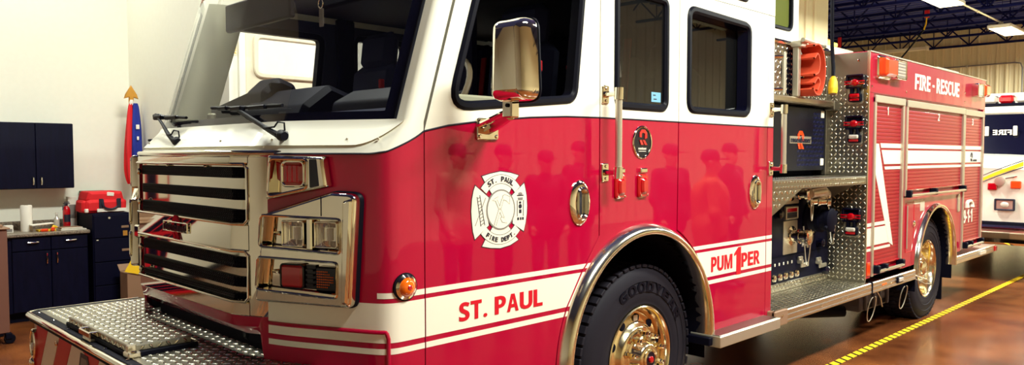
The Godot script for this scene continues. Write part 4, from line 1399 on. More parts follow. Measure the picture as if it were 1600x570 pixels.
func front(cab: Node) -> void:
	# ---- chrome fascia of the radiator grille
	var full := [Vector2(1.585, -2.00), Vector2(1.565, -1.985), Vector2(1.49, -1.815), Vector2(1.48, -1.785), Vector2(1.48, -0.715), Vector2(1.49, -0.685), Vector2(1.565, -0.525), Vector2(1.585, -0.505)]
	var fa := nb()
	var rails := [Vector2(1.519, -1.884), Vector2(1.49, -1.815), Vector2(1.48, -1.785), Vector2(1.48, -0.715), Vector2(1.49, -0.685), Vector2(1.519, -0.616)]
	fascia(fa, rails, 1.646, 1.682, 0.05)
	fascia(fa, rails, 1.272, 1.388, 0.05)
	fascia(fa, rails, 0.99, 1.052, 0.05)
	for s in [1, -1]:
		var f := func(z: float) -> float: return z if s > 0 else -2.5 - z
		var a := [Vector2(1.522, f.call(-0.618)), Vector2(1.565, f.call(-0.525)), Vector2(1.585, f.call(-0.505))]
		fascia(fa, a, 0.99, 1.682, 0.05, 0.0012)
	var g := part("grille_surround", fa, M.chrome, T, 40)
	# rolled lips round the two openings
	for y in [[1.388, 1.646], [1.052, 1.272]]:
		var l := []
		for q in [[-1.882, 0], [-1.80, 0], [-0.70, 0], [-0.635, 0], [-0.618, 0.02], [-0.618, -0.02], [-0.635, 1], [-0.70, 1], [-1.80, 1], [-1.882, 1]]:
			var z: float = q[0]
			var x := 1.48 + 0.44 * maxf(0.0, maxf(z + 0.71, -1.79 - z))
			var yy: float = y[0] if q[1] is int and q[1] == 0 else y[1]
			if q[1] is float:
				yy = (y[0] + 0.02) if q[1] > 0 else (y[1] - 0.02)
			l.append(Vector3(x - 0.003, yy, z))
		part("opening_lip", nb().tube(l, 0.007, 8, false, true), M.chrome, g)
	part("top_moulding", nb().tube([Vector3(1.585, 1.694, -2.01), Vector3(1.49, 1.694, -1.79), Vector3(1.49, 1.694, -0.71), Vector3(1.60, 1.694, -0.46)], 0.012, 10), M.chrome, g)
	for y in [1.60, 1.44, 1.2, 1.08]:
		part("side_bolt", nb().sphere(Vector3(1.49, y, -1.80), Vector3(0.012, 0.018, 0.014), 10, 6), M.chrome, g)
	part("side_clip", nb().bx(1.49, 1.24, -1.90, 1.53, 1.31, -1.83, 0.008), M.chrome, g)
	# polished backing and the black slotted bars
	part("grille_backing", nb().bx(1.519, 1.05, -1.83, 1.525, 1.66, -0.70, 0.0).quad_box(Vector3(1.519, 1.05, -0.70), Vector3(1.56, 1.05, -0.60), 1.66), M.chrome, g)
	var bars := [[1.585, 1.633], [1.490, 1.537], [1.394, 1.449], [1.194, 1.243], [1.111, 1.156], [1.056, 1.084]]
	var hexl := []
	for y in bars:
		var path := [Vector2(1.575, -1.89), Vector2(1.50, -1.79), Vector2(1.50, -0.71), Vector2(1.545, -0.62)]
		var bb := nb()
		fascia(bb, path, y[0], y[1], 0.03)
		part("grille_bar", bb, M.black, g, 20)
		var rows := 3
		for r in rows:
			for k in 52:
				var z := -1.77 + k * 0.0205 + (0.01 if r % 2 else 0.0)
				hexl.append(Transform3D(FRONT, Vector3(1.50, y[0] + (y[1] - y[0]) * (r + 0.5) / rows, z)))
			for k in 5:
				var z := -0.70 + k * 0.0165
				hexl.append(Transform3D(FRONT.rotated(Vector3.UP, -0.463), Vector3(1.50 + (z + 0.71) * 0.5, y[0] + (y[1] - y[0]) * (r + 0.5) / rows, z)))
	many("mesh_pattern", nb().frame(ell(0, 0, 0.0085, 0.007, 6), 0.003, 0, 0.004).mesh(0), M.rubber, hexl, g)
	var gd := nb()
	for z in [-1.46, -1.02]:
		gd.bx(1.505, 1.585, z - 0.008, 1.52, 1.64, z + 0.008, 0.003)
	part("grille_clips", gd, M.gap, g)
	for z in [-1.45, -1.0]:
		part("stud", nb().bx(1.50, 1.625, z - 0.01, 1.52, 1.637, z + 0.01, 0.003), M.chrome, g)
	# badge
	var bt := Transform3D(FRONT, Vector3(1.477, 1.336, -1.285))
	emblem(g, bt * Transform3D(Basis().scaled(Vector3(0.105, 0.115, 1)), Vector3(0, 0, 0.002)), M.redlens)
	part("badge_plate", nb(bt).frame(P2([-0.145, -0.022, 0.145, -0.022, 0.145, 0.026, -0.145, 0.026]), 0.004, 0.002, 0.009, 0.0015), M.chrome, g)
	letters("rosenbauer", 0.275, 0.036, 0.004, M.gloss, g, bt * Transform3D(Basis(), Vector3(0, 0.002, 0.006)))
	# red valance under the grille and the dark space below
	var va := nb()
	var v0 := []
	var v1 := []
	var v2 := []
	for p in full:
		v0.append(Vector3(p.x + 0.004, 0.992, p.y))
		v1.append(Vector3(p.x + 0.012, 0.945, p.y))
		v2.append(Vector3(p.x + 0.07, 0.90, p.y))
	va.grid([v0, v1, v2], Vector3(-1, -0.3, 0))
	part("front_valance", va, M.red, T, 40)
	box_part("front_void", [1.62, 0.6, -1.9, 1.75, 0.96, -0.6, 0], M.gap, T)
	# ---- headlamp bezels on the swept corner
	var e := Vector3(0.255, 0, 0.57).normalized()
	var n := Vector3(-e.z, 0, e.x)
	for s in [1, -1]:
		var t := Transform3D(Basis(e, Vector3.UP, n), Vector3(1.545, 0, -0.60) + n * 0.032)
		if s < 0:
			t = Transform3D(Basis(Vector3(1, 0, 0), Vector3(0, 1, 0), Vector3(0, 0, -1)), Vector3(0, 0, -2.5)) * t
		bezels(t)

func bezels(t: Transform3D) -> void:
	var lo := rpoly(P2([0.05, 1.072, 0.515, 1.072, 0.545, 1.53, 0.43, 1.535, 0.098, 1.44]), [0.015, 0.03, 0.035, 0.05, 0.01], 4)
	var o1 := rpoly(P2([0.08, 1.305, 0.472, 1.290, 0.475, 1.43, 0.09, 1.437]), 0.018, 4)
	var o2 := rpoly(P2([0.06, 1.125, 0.455, 1.110, 0.46, 1.255, 0.072, 1.262]), 0.018, 4)
	var z0 := -0.004
	var z1 := 0.045
	var hl := part("headlamp_bezel", nb(t).holed(B.inset(lo, 0.012), [o1, o2], z0, z1), M.chrome, T, 10)
	part("bezel_edge", nb(t).loft([B.lift(B.ccw(lo), z0), B.lift(B.ccw(lo), z1 - 0.014), B.lift(B.inset(lo, 0.004), z1 - 0.004), B.lift(B.inset(lo, 0.013), z1)]), M.chrome, hl, 60)
	part("bezel_seal", nb(t).loft([B.lift(B.inset(lo, -0.006), -0.03), B.lift(B.inset(lo, -0.006), 0.0), B.lift(lo, 0.006)]), M.rubber, hl, 60)
	# sloping shield at the outer end
	part("corner_wedge", nb(t).plate(rpoly(P2([0.478, 1.09, 0.51, 1.09, 0.535, 1.515, 0.49, 1.50]), 0.01, 3), z1 - 0.004, z1 + 0.014, 0.01), M.chrome, hl)
	part("top_line", nb(t).bx(0.385, 1.44, z1 - 0.002, 0.388, 1.52, z1 + 0.002), M.gap, hl, 0)
	for q in [o1, o2]:
		part("opening_lip", nb(t).tube(Array(B.lift(q, z1)), 0.006, 6, false, true), M.chrome, hl)
		part("recess", nb(t).cap(q, z0 + 0.004, true), M.chrome, hl, 0)
	# lamps
	for k in 2:
		var x0 := 0.182 if k == 0 else 0.342
		var f := rr(x0, 1.308, x0 + 0.112, 1.418, 0.014, 4)
		part("lamp_frame", nb(t).frame(f, 0.008, z0 + 0.005, 0.036, 0.003), M.chrome, hl)
		part("reflector", nb(t).loft([B.lift(B.ccw(B.inset(f, 0.008)), 0.028), B.lift(B.inset(f, 0.02), 0.01), B.lift(B.inset(f, 0.035), -0.01), B.lift(B.inset(f, 0.046), -0.02)]).cap(B.inset(f, 0.046), -0.02, true), M.chrome, hl, 50)
		part("bulb", nb(t).tube([Vector3(x0 + 0.056, 1.338, 0.005), Vector3(x0 + 0.056, 1.388, 0.005)], 0.012, 10), M.lens, hl)
		part("headlamp_lens", nb(t).plate(B.inset(f, 0.006), 0.028, 0.034, 0.003), M.clear, hl)
		part("lens_ribs", nb(t).bx(x0 + 0.035, 1.32, 0.0335, x0 + 0.037, 1.406, 0.0355).bx(x0 + 0.075, 1.32, 0.0335, x0 + 0.077, 1.406, 0.0355), M.lens, hl, 0)
	part("lamp_divider", nb(t).bx(0.302, 1.296, z0, 0.33, 1.43, 0.034, 0.006), M.chrome, hl)
	var rl := rr(0.172, 1.14, 0.276, 1.23, 0.012, 4)
	part("red_lamp", nb(t).plate(rl, z0, 0.03, 0.008), M.redlens, hl, 40)
	part("lamp_frame", nb(t).frame(B.inset(B.ccw(rl), -0.008), 0.008, z0, 0.026, 0.003), M.gloss, hl)
	part("vent_louvres", nb(t).bx(0.286, 1.135, z0, 0.334, 1.235, 0.012).bx(0.292, 1.15, 0.012, 0.328, 1.158, 0.022).bx(0.292, 1.17, 0.012, 0.328, 1.178, 0.022).bx(0.292, 1.19, 0.012, 0.328, 1.198, 0.022).bx(0.292, 1.21, 0.012, 0.328, 1.218, 0.022), M.gloss, hl, 0)
	part("turn_lamp", nb(t).plate(rr(0.34, 1.13, 0.452, 1.232, 0.012, 4), z0, 0.026, 0.006), M.gloss, hl, 40)
	var leds := []
	for i in 9:
		for j in 7:
			var x := 0.352 + i * 0.0092
			var y := 1.149 + j * 0.0105
			if absf(y - 1.181) < 0.034 - maxf(0.0, x - 0.398) * 0.8:
				leds.append(t * Transform3D(Basis(), Vector3(x, y, 0.027)))
	many("amber_leds", nb().box(Vector3.ZERO, Vector3(0.006, 0.006, 0.006), 0.002).mesh(0), M.amber, leds, hl)
	for q in [Vector2(0.105, 1.36), Vector2(0.095, 1.2)]:
		part("peg", nb(t).tube([Vector3(q.x, q.y, -0.02), Vector3(q.x + 0.035, q.y, 0.02), Vector3(q.x + 0.07, q.y, 0.024)], [0.003, 0.006, 0.009], 8), M.chrome, hl)
	# upper bezel with one red lamp
	var up := rpoly(P2([0.104, 1.498, 0.37, 1.548, 0.405, 1.556, 0.385, 1.678, 0.118, 1.685]), 0.012, 4)
	var uo := rpoly(P2([0.122, 1.512, 0.312, 1.55, 0.316, 1.668, 0.134, 1.670]), 0.02, 5)
	var ub := part("upper_bezel", nb(t).holed(B.inset(B.ccw(up), 0.01), [uo], z0, 0.038), M.chrome, T, 10)
	part("bezel_edge", nb(t).loft([B.lift(B.ccw(up), z0), B.lift(B.ccw(up), 0.024), B.lift(B.inset(B.ccw(up), 0.004), 0.034), B.lift(B.inset(B.ccw(up), 0.011), 0.038)]), M.chrome, ub, 60)
	part("opening_lip", nb(t).tube(Array(B.lift(uo, 0.038)), 0.006, 6, false, true), M.chrome, ub)
	part("recess", nb(t).cap(uo, z0 + 0.004, true), M.chrome, ub, 0)
	part("outer_plate", nb(t).plate(rpoly(P2([0.33, 1.552, 0.372, 1.56, 0.36, 1.668, 0.328, 1.668]), 0.004, 2), 0.037, 0.041), M.gloss, ub)
	var ul := rr(0.19, 1.565, 0.285, 1.652, 0.016, 5)
	part("lamp_frame", nb(t).frame(B.inset(B.ccw(ul), -0.012), 0.012, z0, 0.03, 0.004), M.chrome, ub)
	part("red_lamp", nb(t).plate(ul, z0, 0.034, 0.01), M.redlens, ub, 40)
	part("red_side_lamp", nb(t).plate(rpoly(P2([0.145, 1.585, 0.172, 1.57, 0.172, 1.65, 0.138, 1.66]), 0.006, 3), z0, 0.01, 0.004), M.redlens, ub)
	for q in [0.215, 0.238, 0.262]:
		part("lens_rib", nb(t).bx(q, 1.575, 0.033, q + 0.003, 1.642, 0.036), M.redvinyl, ub, 0)

func tyre(c: Vector3, parent_name: String, dual: bool) -> Node3D:
	var ax := Transform3D(SPIN, c)
	var w := part(parent_name, nb(ax).lathe([Vector2(0.29, -0.30), Vector2(0.33, -0.315), Vector2(0.45, -0.31), Vector2(0.50, -0.29), Vector2(0.522, -0.26), Vector2(0.524, -0.05), Vector2(0.515, -0.025), Vector2(0.495, -0.008), Vector2(0.46, 0.006), Vector2(0.44, 0.008), Vector2(0.437, 0.003), Vector2(0.38, 0.01), Vector2(0.376, 0.006), Vector2(0.335, 0.008), Vector2(0.325, 0.003), Vector2(0.31, 0.004), Vector2(0.292, -0.012)], 72), M.tyre, T, 35)
	var tr := nb()
	for i in 56:
		var a := TAU * i / 56.0
		for r in 4:
			var bs := Basis(Vector3(cos(a), sin(a), 0), Vector3(-sin(a), cos(a), 0), Vector3(0, 0, 1)).rotated(Vector3(0, 0, 1), 0.0)
			tr.xf = Transform3D(bs * Basis(Vector3(1, 0, 0), 0.35 if r in [1, 2] else 0.0), c + Vector3(cos(a), sin(a), 0) * 0.526 + Vector3(0, 0, -0.045 - r * 0.073))
			tr.box(Vector3(0, 0, 0), Vector3(0.018, 0.044, 0.062), 0.003)
	stuff(part("tread_blocks", tr, M.tyre, w, 0))
	return w

func wheels() -> void:
	var c := Vector3(3.625, 0.522, -0.075)
	var ax := Transform3D(SPIN, c)
	var w := tyre(c, "front_wheel", false)
	arc_letters("GOODYEAR", c + Vector3(0, 0, 0.006), 0.408, 0.408, deg_to_rad(122), deg_to_rad(24), 0.072, 0.06, M.rubber, w, Basis(), false, 0.006)
	part("rim", nb(ax).lathe([Vector2(0.297, -0.015), Vector2(0.297, 0.003), Vector2(0.291, 0.007), Vector2(0.284, 0.003), Vector2(0.272, -0.02), Vector2(0.262, -0.06), Vector2(0.258, -0.075)], 64), M.rim, w, 50)
	part("wheel_disc", nb(ax).lathe([Vector2(0.26, -0.07), Vector2(0.255, -0.06), Vector2(0.24, -0.05), Vector2(0.205, -0.042), Vector2(0.19, -0.035), Vector2(0.178, -0.012), Vector2(0.168, -0.004), Vector2(0.12, -0.004), Vector2(0.108, 0.0), Vector2(0.1, 0.012), Vector2(0.09, 0.05), Vector2(0.082, 0.062), Vector2(0.07, 0.066), Vector2(0.06, 0.066)], 64), M.rim, w, 40)
	for i in 10:
		var a := TAU * (i + 0.4) / 10
		var p := c + Vector3(cos(a), sin(a), 0) * 0.222
		part("hand_hole", nb(Transform3D(SPIN, p)).lathe([Vector2(0.025, -0.06), Vector2(0.025, -0.041), Vector2(0.021, -0.0395), Vector2(0, -0.0405)], 18), M.gap, w)
		var q := c + Vector3(cos(a + 0.1), sin(a + 0.1), 0) * 0.142
		part("lug_nut", nb(Transform3D(SPIN, q)).lathe([Vector2(0.024, -0.006), Vector2(0.024, 0.004), Vector2(0.0175, 0.006), Vector2(0.0165, 0.05), Vector2(0.012, 0.056), Vector2(0.012, 0.066), Vector2(0.008, 0.07), Vector2(0, 0.07)], 6), M.chrome, w, 20)
	part("hub_ring", nb(ax).lathe([Vector2(0.062, 0.06), Vector2(0.062, 0.072), Vector2(0.05, 0.076), Vector2(0.044, 0.07)], 32), M.rim, w)
	part("hub_glass", nb(ax).lathe([Vector2(0.048, 0.066), Vector2(0.046, 0.07), Vector2(0, 0.07)], 28), M.gloss, w)
	part("hub_plug", nb(ax).lathe([Vector2(0.019, 0.068), Vector2(0.019, 0.078), Vector2(0.014, 0.082), Vector2(0, 0.082)], 20), M.redlens, w, 32, "red hub plug")
	part("valve_tag", nb(ax).bx(-0.02, -0.04, -0.24, 0.02, -0.036, -0.205, 0.002), M.satin, w)
	# rear wheels, outer and inner tyre of the pair
	c = Vector3(8.69, 0.515, -0.075)
	ax = Transform3D(SPIN, c)
	w = tyre(c, "rear_wheel", true)
	part("rim", nb(ax).lathe([Vector2(0.297, -0.015), Vector2(0.297, 0.003), Vector2(0.289, 0.007), Vector2(0.278, 0.0), Vector2(0.268, -0.03), Vector2(0.258, -0.06), Vector2(0.25, -0.14), Vector2(0.235, -0.155), Vector2(0.20, -0.16), Vector2(0.15, -0.16), Vector2(0.13, -0.155), Vector2(0.125, -0.06), Vector2(0.11, -0.04), Vector2(0.06, -0.035), Vector2(0, -0.035)], 56), M.rim, w, 40)
	for i in 10:
		var a := TAU * i / 10
		part("lug_nut", nb(Transform3D(SPIN, c + Vector3(cos(a), sin(a), 0) * 0.168)).lathe([Vector2(0.024, -0.162), Vector2(0.022, -0.15), Vector2(0.017, -0.11), Vector2(0.01, -0.1), Vector2(0, -0.1)], 8), M.chrome, w)
	part("hub_cap", nb(ax).lathe([Vector2(0.08, -0.036), Vector2(0.078, -0.02), Vector2(0.05, -0.005), Vector2(0, 0.0)], 24), M.chrome, w, 50)
	part("inner_tyre", nb(Transform3D(SPIN, c + Vector3(0, 0, -0.36))).lathe([Vector2(0.29, -0.28), Vector2(0.5, -0.27), Vector2(0.53, -0.23), Vector2(0.53, -0.04), Vector2(0.5, -0.005), Vector2(0.29, 0.0)], 40), M.tyre, w)
	for cc in [Vector3(3.625, 0.522, -2.425), Vector3(8.69, 0.515, -2.425)]:
		part("far_wheel", nb(Transform3D(SPIN, cc)).lathe([Vector2(0, 0), Vector2(0.3, 0), Vector2(0.5, 0.0), Vector2(0.53, 0.04), Vector2(0.53, 0.25), Vector2(0.5, 0.29), Vector2(0.3, 0.3), Vector2(0, 0.3)], 40), M.tyre, T)
	box_part("axle", [3.55, 0.45, -2.2, 3.7, 0.6, -0.3, 0.02], M.black, T)
	box_part("axle", [8.6, 0.42, -2.2, 8.8, 0.62, -0.6, 0.02], M.black, T)
	for z in [-1.75, -0.85]:
		box_part("chassis_rail", [1.76, 0.62, z - 0.05, 10.4, 0.85, z + 0.05, 0.01], M.black, T)

func bumper() -> void:
	# ---- front bumper with its tread-plate deck
	var pl := P2([1.15, -2.47, 1.105, -2.43, 1.105, -0.07, 1.15, -0.03, 1.72, -0.03, 1.72, -2.47])
	var xz := Transform3D(Basis(Vector3(1, 0, 0), Vector3(0, 0, 1), Vector3(0, 1, 0)), Vector3.ZERO)
	var bm := part("bumper", nb(xz).plate(rpoly(pl, 0.04, 5), 0.76, 0.81, 0.008), M.black, T, 40)
	part("bumper_face", nb(xz).plate(rpoly(P2([1.16, -2.45, 1.122, -2.41, 1.122, -0.09, 1.16, -0.05, 1.72, -0.05, 1.72, -2.45]), 0.03, 4), 0.47, 0.765), M.satin, bm, 40)
	part("rim", nb().tube([Vector3(1.7, 0.795, -2.475), Vector3(1.16, 0.795, -2.475), Vector3(1.115, 0.795, -2.455), Vector3(1.1, 0.795, -2.42), Vector3(1.1, 0.795, -0.08), Vector3(1.115, 0.795, -0.045), Vector3(1.16, 0.795, -0.025), Vector3(1.7, 0.795, -0.025)], 0.016, 12), M.chrome, bm, 60)
	part("rim_underline", nb().tube([Vector3(1.7, 0.765, -2.465), Vector3(1.16, 0.765, -2.465), Vector3(1.11, 0.765, -2.425), Vector3(1.11, 0.765, -0.075), Vector3(1.16, 0.765, -0.035), Vector3(1.7, 0.765, -0.035)], 0.008, 8), M.black, bm)
	part("deck_plate", nb().bx(1.15, 0.808, -2.41, 1.71, 0.8125, -0.08, 0.001), M.treadm, bm)
	var deck := FLAT
	tread(bm, Transform3D(deck, Vector3(1.17, 0.8125, -0.10)), 0.54, 2.28, 0.034, M.treadm)
	var rv := []
	for i in 9:
		rv.append(Vector2(1.132, 2.35 - i * 0.28))
	bolts(rv, Transform3D(FLAT, Vector3(0, 0.81, 0)), 0.009, 0.006, bm)
	# chevrons on the face: slanting red and pale bands
	var bt := Transform3D(FRONT, Vector3(1.122, 0, 0))
	for i in 12:
		var z := -2.33 + i * 0.21
		if z > -0.3:
			break
		var sl := 0.19 if z < -1.25 else -0.19
		part("chevron", nb(bt).plate(P2([z - sl, 0.5, z - sl + 0.2, 0.5, z + 0.2, 0.752, z, 0.752]), 0, 0.002), M.redvinyl if i % 2 == 0 else M.vinyl, bm, 0)
	for z in [-2.39, -0.11]:
		var f := part("fog_lamp", nb(bt).frame(ell(z, 0.635, 0.052, 0.085, 28), 0.016, 0.0, 0.02, 0.006), M.chrome, bm, 40)
		part("lens", nb(bt).plate(ell(z, 0.635, 0.04, 0.072, 24), 0.0, 0.008, 0.003), M.chrome, f, 40)
		part("bulb", nb(bt).sphere(Vector3(z, 0.62, 0.012), Vector3(0.018, 0.024, 0.012), 12, 8), M.lens, f)
	part("plug", nb(bt).sphere(Vector3(-2.42, 0.525, 0.01), Vector3(0.03, 0.03, 0.02), 12, 8), M.chrome, bm)
	var sh := part("shield_sticker", nb(bt).plate(P2([-1.60, 0.64, -1.56, 0.735, -1.45, 0.735, -1.41, 0.64, -1.505, 0.56]), 0.002, 0.004), M.ink, bm, 0)
	part("shield_face", nb(bt).plate(P2([-1.575, 0.645, -1.545, 0.715, -1.465, 0.715, -1.435, 0.645, -1.505, 0.585]), 0.004, 0.005), M.grey, sh, 0)
	part("red_mark", nb(bt).plate(P2([-1.52, 0.742, -1.50, 0.765, -1.49, 0.742]), 0.002, 0.004), M.redvinyl, bm, 0)
	bolts([Vector2(-1.96, 0.71)], bt * Transform3D(Basis(), Vector3(0, 0, 0.003)), 0.014, 0.008, bm)
	# ---- lid of the hose well
	var lid := part("hose_well_lid", nb().bx(1.148, 0.832, -1.85, 1.42, 0.862, -0.99, 0.004), M.treadm, T)
	part("lid_frame", nb().bx(1.14, 0.812, -1.87, 1.445, 0.834, -0.97, 0.004), M.black, lid)
	tread(lid, Transform3D(FLAT, Vector3(1.155, 0.862, -1.0)), 0.26, 0.84, 0.034, M.treadm)
	tread(lid, Transform3D(FRONT, Vector3(1.148, 0.828, -1.845)), 0.85, 0.034, 0.034, M.treadm)
	tread(lid, Transform3D(Basis(), Vector3(1.15, 0.83, -0.99)), 0.26, 0.034, 0.034, M.treadm)
	part("hinge", nb().tube([Vector3(1.435, 0.838, -1.85), Vector3(1.435, 0.838, -0.98)], 0.007, 8), M.alu, lid)
	part("latch", nb().bx(1.112, 0.83, -1.545, 1.15, 0.862, -1.525, 0.003).bx(1.112, 0.83, -1.405, 1.15, 0.862, -1.385, 0.003).bx(1.108, 0.832, -1.545, 1.118, 0.86, -1.385, 0.004), M.chrome, lid)
	part("latch_base", nb().bx(1.118, 0.81, -1.52, 1.15, 0.83, -1.41, 0.004), M.satin, lid)
	part("corner_bracket", nb().bx(1.135, 0.812, -1.02, 1.19, 0.838, -0.955, 0.005).bx(1.14, 0.83, -1.0, 1.18, 0.866, -0.984, 0.004), M.alu, lid)
	bolts([Vector2(1.16, 0.96)], Transform3D(FLAT, Vector3(0, 0.838, 0)), 0.013, 0.008, lid)
	# rubber stops under the cab
	for z in [-0.86, -2.06]:
		var r := part("cab_stop", nb(Transform3D(SPIN, Vector3(1.66, 0.862, z))).lathe([Vector2(0, -0.03), Vector2(0.04, -0.03), Vector2(0.05, -0.015), Vector2(0.05, 0.015), Vector2(0.04, 0.03), Vector2(0, 0.03)], 20), M.rubber, T)
		part("bracket", nb().bx(1.65, 0.812, z - 0.02, 1.70, 0.86, z + 0.02, 0.006), M.black, r)

# a strap bracket for hand lamps and tools, on the plate wall x = 6.8 (local x = world z)
func tool_mount(t: Transform3D, light_box: bool) -> void:
	var o := part("tool_mount", nb(t).frame(rr(-0.075, 0.03, 0.075, 0.15, 0.012, 3), 0.016, 0.0, 0.045, 0.004).plate(rr(-0.06, 0.1, 0.06, 0.135, 0.006, 2), 0, 0.02), M.gloss, T)
	part("back_plate", nb(t).plate(rr(-0.07, -0.10, 0.06, 0.15, 0.01, 2), 0, 0.004), M.satin, o)
	for y in [0.068, 0.09]:
		part("strap", nb(t).bx(-0.085, y - 0.006, 0.04, 0.085, y + 0.006, 0.05, 0.002), M.redlens, o)
	part("knob", nb(t).loft([B.lift(ell(0.005, 0.08, 0.032, 0.03, 20), 0.045), B.lift(ell(0.005, 0.08, 0.03, 0.028, 20), 0.062), B.lift(ell(0.005, 0.08, 0.02, 0.018, 20), 0.068)]).cap(ell(0.005, 0.08, 0.02, 0.018, 20), 0.068, true), M.redlens, o, 40)
	for x in [-0.035, 0.02]:
		part("clamp", nb(t).bx(x, -0.02, 0.0, x + 0.022, 0.035, 0.05, 0.006), M.black, o)
	part("lower_cup", nb(t).frame(rr(-0.05, -0.085, 0.055, -0.01, 0.02, 4), 0.012, 0.0, 0.05, 0.004), M.black, o)
	part("cup_fill", nb(t).plate(rr(-0.04, -0.05, 0.045, -0.015, 0.012, 4), 0.0, 0.06, 0.01), M.lens if light_box else M.redlens, o, 40)
	part("cup_base", nb(t).plate(rr(-0.04, -0.078, 0.045, -0.055, 0.006, 3), 0.0, 0.052, 0.006), M.redlens, o)

func valve(t: Transform3D, r: float) -> MeshInstance3D:
	var v := part("discharge_valve", nb(t * Transform3D(SPIN, Vector3.ZERO)).lathe([Vector2(r * 1.3, 0), Vector2(r * 1.3, 0.012), Vector2(r * 0.8, 0.02), Vector2(r * 0.75, 0.06), Vector2(r, 0.065), Vector2(r, 0.085), Vector2(r * 0.85, 0.09), Vector2(r * 0.8, 0.13), Vector2(r * 1.05, 0.135), Vector2(r * 1.05, 0.16), Vector2(r * 0.7, 0.17), Vector2(0, 0.17)], 22), M.chrome, T)
	for k in 3:
		var a := TAU * k / 3 + 0.4
		part("lug", nb(t).tube([Vector3(cos(a), sin(a), 0) * r * 0.9 + Vector3(0, 0, 0.148), Vector3(cos(a), sin(a), 0) * r * 1.4 + Vector3(0, 0, 0.15)], r * 0.16, 8), M.chrome, v)
	return v

func shutter(called: String, x0: float, x1: float, y0: float, y1: float) -> MeshInstance3D:
	var d := part(called, nb().bx(x0, y0, -0.02, x0 + 0.04, y1 + 0.04, 0.016, 0.005).bx(x1 - 0.04, y0, -0.02, x1, y1 + 0.04, 0.016, 0.005).bx(x0, y1 - 0.01, -0.02, x1, y1 + 0.055, 0.022, 0.006), M.satin, T)
	var b := nb()
	var n := int((y1 - y0) / 0.033)
	var rows := []
	for i in n:
		var y := y0 + (y1 - y0) * i / n
		var h := (y1 - y0) / n
		for q in [[0.0, -0.0095], [0.05, -0.0075], [0.2, -0.006], [0.8, -0.006], [0.95, -0.0075], [0.995, -0.0095]]:
			rows.append([Vector3(x0 + 0.035, y + h * q[0], q[1]), Vector3(x1 - 0.035, y + h * q[0], q[1])])
	b.grid(rows, Vector3(0, 0, 1))
	stuff(part("slat_curtain", b, M.red2, d, 30))
	return d

func lift_bar(d: Node, x0: float, x1: float, y: float) -> void:
	part("lift_bar", nb().tube([Vector3(x0, y - 0.03, 0.05), Vector3(x1, y - 0.03, 0.05)], 0.014, 10), M.alu, d)
	part("bar_shelf", nb().bx(x0 + 0.01, y + 0.015, -0.02, x1 - 0.01, y + 0.03, 0.02, 0.004), M.redlens, d)
	for x in [x0, (x0 + x1) * 0.5 - 0.12, x1]:
		part("bar_bracket", nb().bx(x - 0.03, y - 0.05, -0.01, x + 0.03, y + 0.02, 0.06, 0.008), M.black, d)

